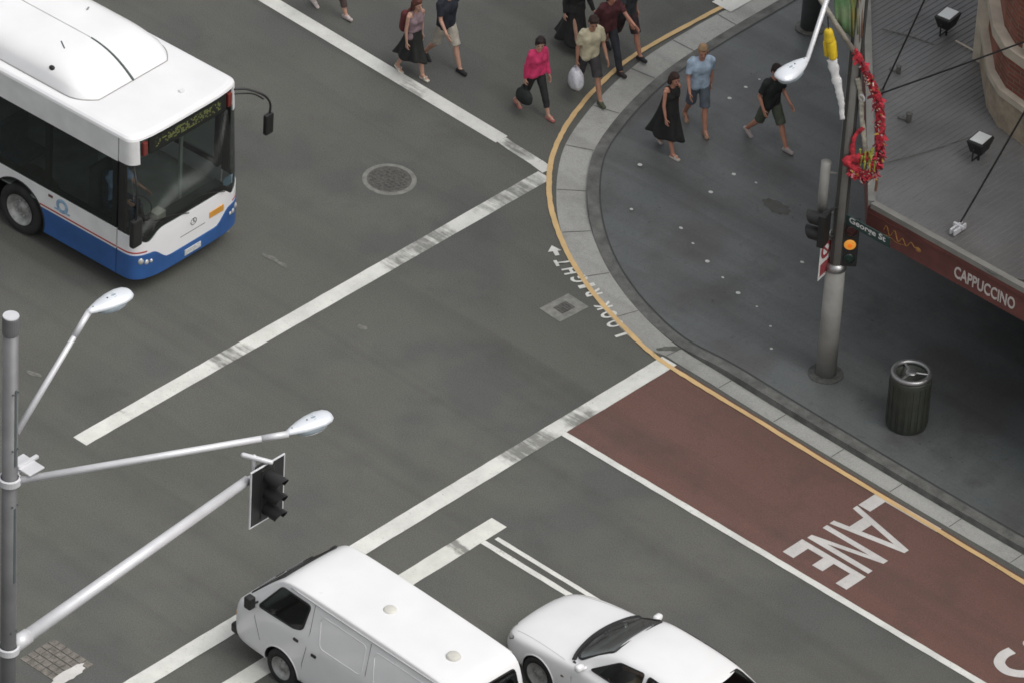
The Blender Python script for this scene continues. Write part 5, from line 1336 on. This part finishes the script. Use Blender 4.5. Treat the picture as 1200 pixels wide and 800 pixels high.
# stone pier at the near corner, sash windows on the long front
bm = B(); box(bm, 3.02, 3.34, 7.90, 8.22, 3.46, 5.6, .03); obj('corner_pier', bm, 'stonepale', bd)
for k in range(5):
    x = 5.75 + k * 2.6
    bm = B(); box(bm, x - .75, x + .75, 6.60, 6.72, 5.34, 5.44); box(bm, x - .75, x - .62, 6.62, 6.72, 5.442, 7.6); box(bm, x + .62, x + .75, 6.62, 6.72, 5.442, 7.6); box(bm, x - .75, x + .75, 6.62, 6.72, 7.602, 7.8)
    wf = obj('window_frame', bm, 'stonepale', bd); bm = B(); box(bm, x - .62, x + .62, 6.66, 6.72, 5.442, 7.6); obj('window_glass', bm, mat('dark window', (.02, .025, .022), .08), wf)
    bm = B(); box(bm, x - .62, x + .62, 6.64, 6.659, 6.48, 6.54); box(bm, x - .02, x + .02, 6.64, 6.659, 5.45, 7.59); obj('sash_bar', bm, 'black', wf)
a = V3((3.08, 8.01, 0)); b = V3((4.13, 6.96, 0)); 
for k in range(4):
    x0 = 5.6 + k * 3
    bm = B(); box(bm, x0, x0 + 2.5, 6.72, 6.80, .6, 2.7); obj('shop_window', bm, mat('shop glass', (.02, .022, .02), .06), bd)
bm = B(); tube(bm, [(3.0, 8.35, 3.6), (3.0, 8.35, 6.2)], .045, 8); obj('down_pipe', bm, 'stonepale', bd)
# ------------------------------------------------------------------ people
SK = {k: mat(k, c, .55, var=.12, scale=8) for k, c in {'light skin': (.50, .29, .21), 'tan skin': (.40, .21, .14), 'ruddy skin': (.46, .22, .15)}.items()}
CM = {}
def cm(name, c, var=.3):
    if name not in CM: CM[name] = mat(name, c, .85, var=var, scale=7, bump=.4, bscale=18)
    return CM[name]
ctex = bpy.data.textures.new('folds', 'CLOUDS'); ctex.noise_scale = .13
def remesh(o, vox, smooth=3, fold=0):
    m = o.modifiers.new('r', 'REMESH'); m.mode = 'VOXEL'; m.voxel_size = vox; m.use_smooth_shade = True
    if smooth: s_ = o.modifiers.new('s', 'SMOOTH'); s_.iterations = smooth; s_.factor = .5
    if fold: d = o.modifiers.new('d', 'DISPLACE'); d.texture = ctex; d.strength = fold; d.texture_coords = 'GLOBAL'; d.mid_level = .5
    apply_mods(o)
    for p in o.data.polygons: p.use_smooth = True
    return o
def person(label, pos, heading, h=1.72, stride=.42, lead='L', skin='light skin', top='tee', topc=None, bottom='shorts', botc=None, hair=(.03, .02, .015), hairlen=0, shoe=(.5, .5, .5),
           arm=.45, head_turn=0.0, head_down=.15, female=False, group=None, z0=0.0, sandals=False, seated=False, cap=None, pack=None, hem=.62, grip=None):
    k = h / 1.75
    root = thing('person', label, 'person', (pos[0], pos[1], z0), heading, group)
    fw = .92 if female else 1.0
    leadL = 1 if lead == 'L' else -1
    HZ = .93 * k; hipw = .092 * k
    J = {}
    def rot(v, a): return V3((v.x * math.cos(a) - v.z * math.sin(a), v.y, v.x * math.sin(a) + v.z * math.cos(a)))
    legs = {}
    for sd_ in (1, -1):
        fr = sd_ == leadL
        if seated: th, kn = PI / 2 - .1, PI / 2 - .15
        else: th, kn = (stride, .10) if fr else (-stride * .72, .38 * min(1, stride / .3))
        down = V3((0, 0, -1)); hip = V3((0, sd_ * hipw, HZ)); knee = hip + rot(down, th) * .445 * k; ank = knee + rot(down, th - kn) * .415 * k
        fa = .10 if fr else -.50 * min(1, stride / .3)
        if seated: fa = 0
        fd = rot(V3((1, 0, 0)), fa)
        legs[sd_] = (hip, knee, ank, fd)
    low = min(min(l[2].z - .075 * k, (l[2] + l[3] * .17 * k).z - .055 * k) for l in legs.values())
    dz = -low
    if seated: dz = 0
    def S(p): return V3((p.x, p.y, p.z + dz))
    legs = {s_: tuple(S(q) for q in l[:3]) + (l[3],) for s_, l in legs.items()}
    lean = .05 if not seated else 0
    def T(x, y, z): return V3((x + lean * (z * 1.0 - .95) * k, y * k, z * k + dz)) if True else None
    sh = .185 * fw
    def tors(bm, g):
        for s_ in (1, -1):
            capsule(bm, T(0, s_ * .075, .95), T(0, s_ * .07, 1.10), (.108 if female else .10) * k + g, .092 * k * fw + g)
            capsule(bm, T(0, s_ * .07, 1.10), T(.005, s_ * .085, 1.30), .092 * k * fw + g, .105 * k * fw + g)
            capsule(bm, T(.0, s_ * .085, 1.30), T(-.01, s_ * (sh - .05), 1.42), .10 * k * fw + g, .065 * k + g)
            if female: ellip(bm, T(.072, s_ * .070, 1.27), (.050 * k + g, .058 * k + g, .055 * k + g))
        ellip(bm, T(.022, 0, 1.29), (.088 * k + g, .15 * k * fw + g, .15 * k + g)); ellip(bm, T(.012, 0, 1.08), (.090 * k + g, .13 * k * fw + g, .16 * k + g)); ellip(bm, T(-.03, 0, 1.36), (.070 * k + g, .14 * k * fw + g, .08 * k + g))
    arms = {}
    for sd_ in (1, -1):
        sw = (-arm if sd_ == leadL else arm) if not isinstance(arm, tuple) else arm[0 if sd_ == 1 else 1]
        a = T(0, sd_ * sh, 1.40); el = a + rot(V3((0, sd_ * .16, -1)).normalized(), sw - .05) * .285 * k; bend = .35 if not isinstance(arm, tuple) else arm[2 if sd_ == 1 else 3]
        wr = el + rot(V3((0, sd_ * .02, -1)).normalized(), sw + bend) * .25 * k; hd = (wr - el).normalized(); arms[sd_] = (a, el, wr, hd)
    # body: one continuous surface
    bm = B(); tors(bm, -.006)
    neck = T(0, 0, 1.44); hc = T(.02 + head_down * .10, 0, 1.635); capsule(bm, neck, hc - V3((0, 0, .06 * k)), .060 * k * fw, .052 * k)
    RH = Matrix.Rotation(head_turn, 3, 'Z') @ Matrix.Rotation(head_down, 3, 'Y')
    def Hh(x, y, z): return hc + RH @ (V3((x, y, z)) * k)
    ellip(bm, Hh(-.008, 0, .018), (.098 * k, .078 * k, .105 * k), RH, 20); ellip(bm, Hh(.022, 0, -.045), (.070 * k, .060 * k, .078 * k), RH, 16)
    capsule(bm, Hh(.078, 0, .012), Hh(.104, 0, -.028), .010 * k, .016 * k); ellip(bm, Hh(.072, 0, -.088), (.022 * k, .026 * k, .018 * k), RH, 10)
    capsule(bm, Hh(.080, -.02, -.058), Hh(.080, .02, -.058), .010 * k, .010 * k, 8)
    for s_ in (1, -1): ellip(bm, Hh(-.005, s_ * .080, -.005), (.020 * k, .012 * k, .030 * k), RH, 10); ellip(bm, Hh(.060, s_ * .032, -.030), (.025 * k, .022 * k, .022 * k), RH, 10)
    for s_, (a, el, wr, hd) in arms.items():
        capsule(bm, a, el, .046 * k * fw, .036 * k * fw); capsule(bm, el, wr, .037 * k * fw, .025 * k * fw)
        side_ = V3((1, 0, 0)) - hd * hd.x; side_.normalize(); inn = hd.cross(side_)
        if inn.y * s_ > 0: inn = -inn
        pm = wr + hd * .085 * k
        for o_ in (-.020, .0, .020): capsule(bm, wr + side_ * o_ * .6, pm + side_ * o_, .015 * k, .014 * k, 8)
        curl = .55 if grip != s_ else 1.3
        for i, (o_, l_) in enumerate(((.031, .070), (.011, .080), (-.010, .075), (-.030, .058))):
            p0 = pm + side_ * o_; d1 = (hd + inn * .25 * curl).normalized(); p1 = p0 + d1 * l_ * .5 * k; d2 = (hd + inn * 1.3 * curl).normalized(); p2 = p1 + d2 * l_ * .5 * k
            capsule(bm, p0, p1, .0095, .009, 7); capsule(bm, p1, p2, .009, .008, 7)
        p0 = wr + hd * .025 * k + side_ * .025; p1 = p0 + (side_ + hd * .8 + inn * .4).normalized() * .04 * k; capsule(bm, p0, p1, .012, .011, 7); capsule(bm, p1, p1 + (hd + inn * .5).normalized() * .03 * k, .011, .009, 7)
    for s_, (hip, knee, ank, fd) in legs.items():
        capsule(bm, hip + V3((0, 0, .0)), knee, .083 * k * (1.0 if not female else .98), .052 * k); mid = knee.lerp(ank, .3) - V3((.014, 0, 0)); capsule(bm, knee, mid, .050 * k, .054 * k); capsule(bm, mid, ank, .053 * k, .034 * k)
        heel = ank + V3((0, 0, -.035 * k)) - fd * .035 * k; toe = ank + fd * .135 * k + V3((0, 0, -.045 * k)); capsule(bm, ank, toe, .036 * k, .024 * k); capsule(bm, heel, toe, .032 * k, .026 * k)
    body = obj('body', bm, SK[skin], root); remesh(body, .0068, 2)
    # eyes and mouth
    bm = B()
    for s_ in (1, -1): ellip(bm, Hh(.083, s_ * .032, .004), (.010, .013, .008), RH, 8)
    obj('eyes', bm, M_['black'], root)
    bm = B(); capsule(bm, Hh(.088, -.020, -.058), Hh(.088, .020, -.058), .005, seg=6); obj('mouth', bm, cm('lip tone', (.30, .10, .09)), root)
    # hair
    bm = B()
    ellip(bm, Hh(-.022, 0, .040), (.104 * k, .088 * k, .100 * k), RH, 20); ellip(bm, Hh(.040, 0, .092), (.050 * k, .062 * k, .034 * k), RH, 14)
    for s_ in (1, -1): ellip(bm, Hh(-.035, s_ * .062, -.005), (.050 * k, .030 * k, .055 * k), RH, 12)
    if hairlen > 0:
        for y in (-.055, -.02, .02, .055): capsule(bm, Hh(-.065, y, .02), Hh(-.075, y * 1.1, -.02 - hairlen), .042 * k, .030 * k)
        for s_ in (1, -1): capsule(bm, Hh(-.01, s_ * .075, .02), Hh(-.02, s_ * .078, -.02 - hairlen * .8), .030 * k, .022 * k)
    o = obj('hair', bm, cm('hair %.2f %.2f' % (hair[0], hair[1]), hair, .4), root); remesh(o, .009, 1, .012)
    # bottoms
    if bottom in ('shorts', 'trousers', 'capri'):
        bm = B()
        for s_ in (1, -1): capsule(bm, T(0, s_ * .072, .93), T(0, s_ * .068, 1.04), (.122 if female else .112) * k, .100 * k * fw)
        for s_, (hip, knee, ank, fd) in legs.items():
            if bottom == 'shorts': e = hip.lerp(knee, .95); capsule(bm, hip, hip.lerp(knee, .5), .100 * k, .098 * k); capsule(bm, hip.lerp(knee, .4), e, .096 * k, .092 * k, 14, False)
            else:
                capsule(bm, hip, knee, .098 * k, .070 * k); e = knee.lerp(ank, .62 if bottom == 'capri' else .97)
                capsule(bm, knee, e, .070 * k, (.060 if bottom == 'capri' else .062) * k, 14, False); ellip(bm, knee, (.070 * k,) * 3)
        o = obj(bottom if bottom != 'capri' else 'trousers', bm, botc, root); remesh(o, .011, 2, .022)
    elif bottom in ('skirt', 'dress'):
        zt_, zb_ = (1.06, hem) if bottom == 'skirt' else (1.22, hem)
        fx = {s_: l[1].x for s_, l in legs.items()}; bm = B(); prev = None; NR, NS = 22, 48; q = random.Random(int(h * 1000))
        ph = q.uniform(0, 6); xf = max(l[2].x for l in legs.values()); xb = min(l[2].x for l in legs.values())
        for outer in (0, 1):
            pr_ = None
            for i in range(NR + 1):
                t = i / NR if outer == 0 else 1 - i / NR
                z = (zt_ + (zb_ - zt_) * t) * k + dz; w_ = (.105 + .11 * t ** 1.2) * k * (1.0 if bottom == 'skirt' else 1.05) + .02 + (.0 if outer == 0 else -.012)
                cxx = lean * .0 + (xf + xb) * .30 * t - .03 * t; lx = w_ + (xf - xb) * .24 * t ** 1.5; ly = w_ + .045 * (1 - t)
                ring = []
                for j in range(NS):
                    a = 2 * PI * j / NS; wv = 1 + .13 * t * math.sin(a * 7 + ph + t * 1.5) + .07 * t * math.sin(a * 3 - ph)
                    ring.append(bm.verts.new((cxx + lx * wv * math.cos(a), ly * wv * math.sin(a), z + .03 * t * math.sin(a * 5 + ph))))
                if pr_:
                    for j in range(NS): bm.faces.new((pr_[j], pr_[(j + 1) % NS], ring[(j + 1) % NS], ring[j]))
                elif prev:
                    for j in range(NS): bm.faces.new((prev[j], prev[(j + 1) % NS], ring[(j + 1) % NS], ring[j]))
                pr_ = ring
            prev = pr_
        obj('skirt' if bottom == 'skirt' else 'dress_skirt', bm, botc, root, True)
    # tops
    if top:
        bm = B(); g = .016 if top != 'tank' else .007; tors(bm, g)
        if top in ('tee', 'long'):
            for s_ in (1, -1): capsule(bm, T(0, s_ * .072, .93 if not female else .97), T(0, s_ * .07, 1.05), .118 * k, .112 * k)
            capsule(bm, T(-.01, -(sh - .04), 1.425), T(-.01, sh - .04, 1.425), .062 * k, .062 * k)
            for s_, (a, el, wr, hd) in arms.items():
                if top == 'tee': capsule(bm, a, a.lerp(el, .35), .068 * k, .066 * k); capsule(bm, a.lerp(el, .2), a.lerp(el, .72), .064 * k, .062 * k, 14, False)
                else: capsule(bm, a, el, .064 * k, .052 * k); capsule(bm, el, wr.lerp(el, .06), .052 * k, .040 * k, 14, False)
        else:
            for s_ in (1, -1): capsule(bm, T(.02, s_ * .08, 1.36), T(-.01, s_ * .085, 1.47), .030 * k, .022 * k)
        o = obj({'tee': 'shirt', 'long': 'long_sleeved_top', 'tank': 'sleeveless_top'}[top], bm, topc, root); remesh(o, .011, 2, .018 if top != 'tank' else .008)
        if top == 'tank' :
            me = o.data; b2 = bmesh.new(); b2.from_mesh(me); zc = 1.40 * k + dz
            kill = [f_ for f_ in b2.faces if f_.calc_center_median().z > zc and abs(f_.calc_center_median().y) > .115 * k]; bmesh.ops.delete(b2, geom=kill, context='FACES'); b2.to_mesh(me); b2.free()
    # shoes
    for s_, (hip, knee, ank, fd) in legs.items():
        bm = B()
        heel = ank - fd * .045 * k + V3((0, 0, -.045 * k)); toe = ank + fd * .150 * k + V3((0, 0, -.050 * k))
        if sandals: capsule(bm, heel + V3((0, 0, -.018)), toe + V3((0, 0, -.014)), .030 * k, .034 * k, sq=1.3, sqdir=(0, 1, 0)); capsule(bm, ank + fd * .08 * k + V3((0, -.03, -.02)), ank + fd * .08 * k + V3((0, .03, -.02)), .020 * k)
        else: capsule(bm, heel, toe, .043 * k, .037 * k); capsule(bm, ank + V3((0, 0, -.02)), ank + fd * .08 * k + V3((0, 0, -.03 * k)), .045 * k, .038 * k)
        o = obj('sandal' if sandals else 'shoe', bm, cm('shoe %.2f %.2f %.2f' % shoe, shoe), root); remesh(o, .009, 1)
    if pack:
        bm = B(); a = T(-.17, 0, 1.33); b = T(-.17, 0, 1.05)
        for y in (-.08, .08): capsule(bm, a + V3((0, y, 0)), b + V3((0, y, 0)), .085, .10)
        o = obj('backpack', bm, pack, root); remesh(o, .012, 2, .01)
    root['_'] = 0; del root['_']
    return root, arms, dz
def bag_at(root, wr, hd, m, label, cat, name, size=(.16, .09, .20), drop=.12, wob=.03, seed=1, handles=True):
    Mr = Matrix.Rotation(root.rotation_euler.z, 4, 'Z'); Mr.translation = root.location
    g = Mr @ (wr + hd * .12); e = thing(name, label, cat, (g.x, g.y, g.z - drop - size[2]), root.rotation_euler.z)
    q = random.Random(seed); bm = B(); prof = [(.30, 0), (.85, .06), (1.0, .25), (.98, .6), (.72, .86), (.38, 1.0)]
    prev = None; n = 20
    for j, (r_, z) in enumerate(prof):
        ring = [bm.verts.new((size[0] * r_ * math.cos(2 * PI * i / n) * (1 + q.uniform(-wob, wob) * 3), size[1] * r_ * math.sin(2 * PI * i / n) * (1 + q.uniform(-wob, wob) * 3), size[2] * 2 * z * .5 + q.uniform(-wob, wob) * .3)) for i in range(n)]
        if prev:
            for i in range(n): bm.faces.new((prev[i], prev[(i + 1) % n], ring[(i + 1) % n], ring[i]))
        else: bm.faces.new(ring)
        prev = ring
    bm.faces.new(prev); o = obj('bag_body', bm, m, e, True); s_ = o.modifiers.new('s', 'SUBSURF'); s_.levels = s_.render_levels = 2; apply_mods(o)
    if handles:
        bm = B()
        for y in (-.02, .02): tube(bm, bez([(-size[0] * .35, y, size[2] * .95), (-size[0] * .2, y * .5, size[2] + drop * .8), (0, 0, size[2] + drop), (size[0] * .2, y * .5, size[2] + drop * .8), (size[0] * .35, y, size[2] * .95)], 4), .007, 5)
        obj('bag_handles', bm, m, e)
    return e
def mid(ax, ay, bx, by): a = at(ax, ay); b = at(bx, by); return ((a.x + b.x) / 2, (a.y + b.y) / 2)
# woman in pink
r, A_, dz = person('woman in bright pink long-sleeved top and black cropped trousers stepping towards the kerb', mid(643, 143, 607, 122), -.12, 1.66, .42, 'L', 'light skin', 'long', cm('bright pink knit', (.60, .04, .14)), 'capri', cm('black cotton', (.022, .022, .022)), (.022, .012, .012), .06, (.45, .16, .14), (.10, -.15, .25, .15), -.7, .25, True, sandals=True, grip=-1)
bag_at(r, A_[-1][2], A_[-1][3], cm('black bag leather', (.016, .02, .018)), 'black shoulder bag hanging from the hand of the woman in pink', 'handbag', 'handbag', (.20, .10, .30), .08)
# man in cream tee with plastic bag
r, A_, dz = person('man in cream T-shirt and dark knee shorts crossing the yellow line with a plastic bag', mid(704, 120, 670, 108), -.35, 1.78, .45, 'L', 'tan skin', 'tee', cm('cream cotton', (.52, .47, .33)), 'shorts', cm('charcoal shorts', (.045, .042, .045)), (.035, .018, .014), 0, (.10, .11, .07), (.25, -.05, .35, .1), -.2, .35, z0=.02, grip=-1)
bag_at(r, A_[-1][2], A_[-1][3], M_['plasticbag'], 'white plastic carrier bag held by the man in the cream T-shirt', 'plastic bag', 'carrier_bag', (.19, .13, .40), .05, .05, 5)
# maroon person just behind him
person('person in dark maroon top and dark trousers walking close behind the man in cream', mid(722, 88, 695, 74), -.15, 1.74, .42, 'L', 'ruddy skin', 'tee', cm('dark maroon cotton', (.075, .02, .024)), 'trousers', cm('very dark denim', (.03, .032, .04)), (.07, .02, .015), .10, (.05, .04, .04), (.9, -.4, .3, .2), -.2, .2, z0=.01)
person('person all in black walking at the left behind the man in cream', mid(684, 66, 660, 52), -.1, 1.70, .36, 'R', 'light skin', 'long', cm('black cotton', (.022, .022, .022)), 'skirt', cm('black cotton', (.022, .022, .022)), (.06, .02, .015), .14, (.02, .02, .02), .3, -.3, .2, True, hem=.25)
person('man in dark top and patterned dark shorts reaching the kerb behind the maroon top', mid(746, 72, 716, 58), -.1, 1.78, .42, 'L', 'ruddy skin', 'tee', cm('dark slate cotton', (.04, .045, .05)), 'shorts', cm('dark patterned shorts', (.05, .03, .035), .8), (.03, .02, .015), 0, (.03, .03, .035), (-.2, .5, .4, .3), 0, .2, z0=.03)
# woman in long black dress
r, A_, dz = person('woman in long black strappy dress with sunglasses on the dark pavement', mid(793, 187, 768, 180), -.05, 1.66, .34, 'R', 'ruddy skin', 'tank', cm('black dress cloth', (.014, .015, .014)), 'dress', cm('black dress cloth', (.014, .015, .014)), (.045, .018, .014), .10, (.55, .50, .45), (-.10, .15, .15, .15), -.1, .15, True, z0=.13, sandals=True, hem=.40)
# man in pale blue tee
person('man in pale blue T-shirt and grey cargo shorts beside the woman in the black dress', mid(823, 163, 806, 152), -.55, 1.80, .32, 'L', 'ruddy skin', 'tee', cm('pale blue cotton', (.36, .46, .57)), 'shorts', cm('slate grey cargo cloth', (.10, .12, .145)), (.34, .22, .12), 0, (.30, .20, .14), .30, -.15, .25, z0=.13, sandals=True)
# man in black under the lamp
person('man in black T-shirt and olive shorts striding under the lamp head', mid(915, 186, 882, 166), -.10, 1.76, .50, 'L', 'ruddy skin', 'tee', cm('black jersey', (.018, .020, .020)), 'shorts', cm('olive shorts', (.075, .085, .060)), (.02, .015, .012), 0, (.42, .36, .35), (.2, -.25, .6, .8), -.2, .3, z0=.13)
# woman in black ruffled skirt
r, A_, dz = person('woman in mauve strappy top and full black skirt crossing beside the white line', mid(491, 94, 474, 84), -.10, 1.66, .28, 'L', 'light skin', 'tank', cm('mauve grey jersey', (.25, .18, .20)), 'skirt', cm('black ruffle cloth', (.016, .018, .016)), (.09, .03, .02), .12, (.60, .55, .48), (-.10, .05, .15, .1), 0, .1, True, hem=.46, sandals=True, pack=cm('dark red bag', (.13, .03, .03)))
# man in navy top, beige shorts
person('man in dark navy top and beige shorts walking at the top edge of the photo', mid(534, 86, 506, 70), -.10, 1.80, .42, 'L', 'light skin', 'tee', cm('dark navy jersey', (.018, .022, .032)), 'shorts', cm('beige cotton', (.42, .39, .33)), (.04, .02, .015), 0, (.025, .025, .025), .4, 0, .2)
# legs only in view
person('person whose lower legs and white shoes show at the top left of the crossing', mid(406, 22, 369, 8), -.10, 1.72, .42, 'L', 'light skin', 'tee', cm('dull rose cotton', (.25, .12, .12)), 'capri', cm('dusty brown trousers', (.09, .06, .055)), (.05, .03, .02), .1, (.60, .52, .50), .4, 0, .15, True)
# drivers
r, A_, dz = person('bus driver in pale blue shirt seated behind the side window', (-6.12, -3.30), .039, 1.74, .1, 'L', 'light skin', 'tee', cm('pale blue uniform', (.30, .40, .62)), 'trousers', cm('navy uniform', (.02, .025, .05)), (.04, .03, .025), 0, (.02, .02, .02), (.9, .9, .5, .5), 0, .1, seated=True, z0=.47)
r, A_, dz = person('car driver in tan shirt seated inside the white sedan', (8.30, -5.98), PI, 1.72, .1, 'L', 'tan skin', 'tee', cm('tan shirt', (.40, .28, .20)), 'trousers', cm('navy uniform', (.02, .025, .05)), (.04, .03, .025), 0, (.02, .02, .02), (.9, .9, .5, .5), 0, .1, seated=True, z0=-.43)
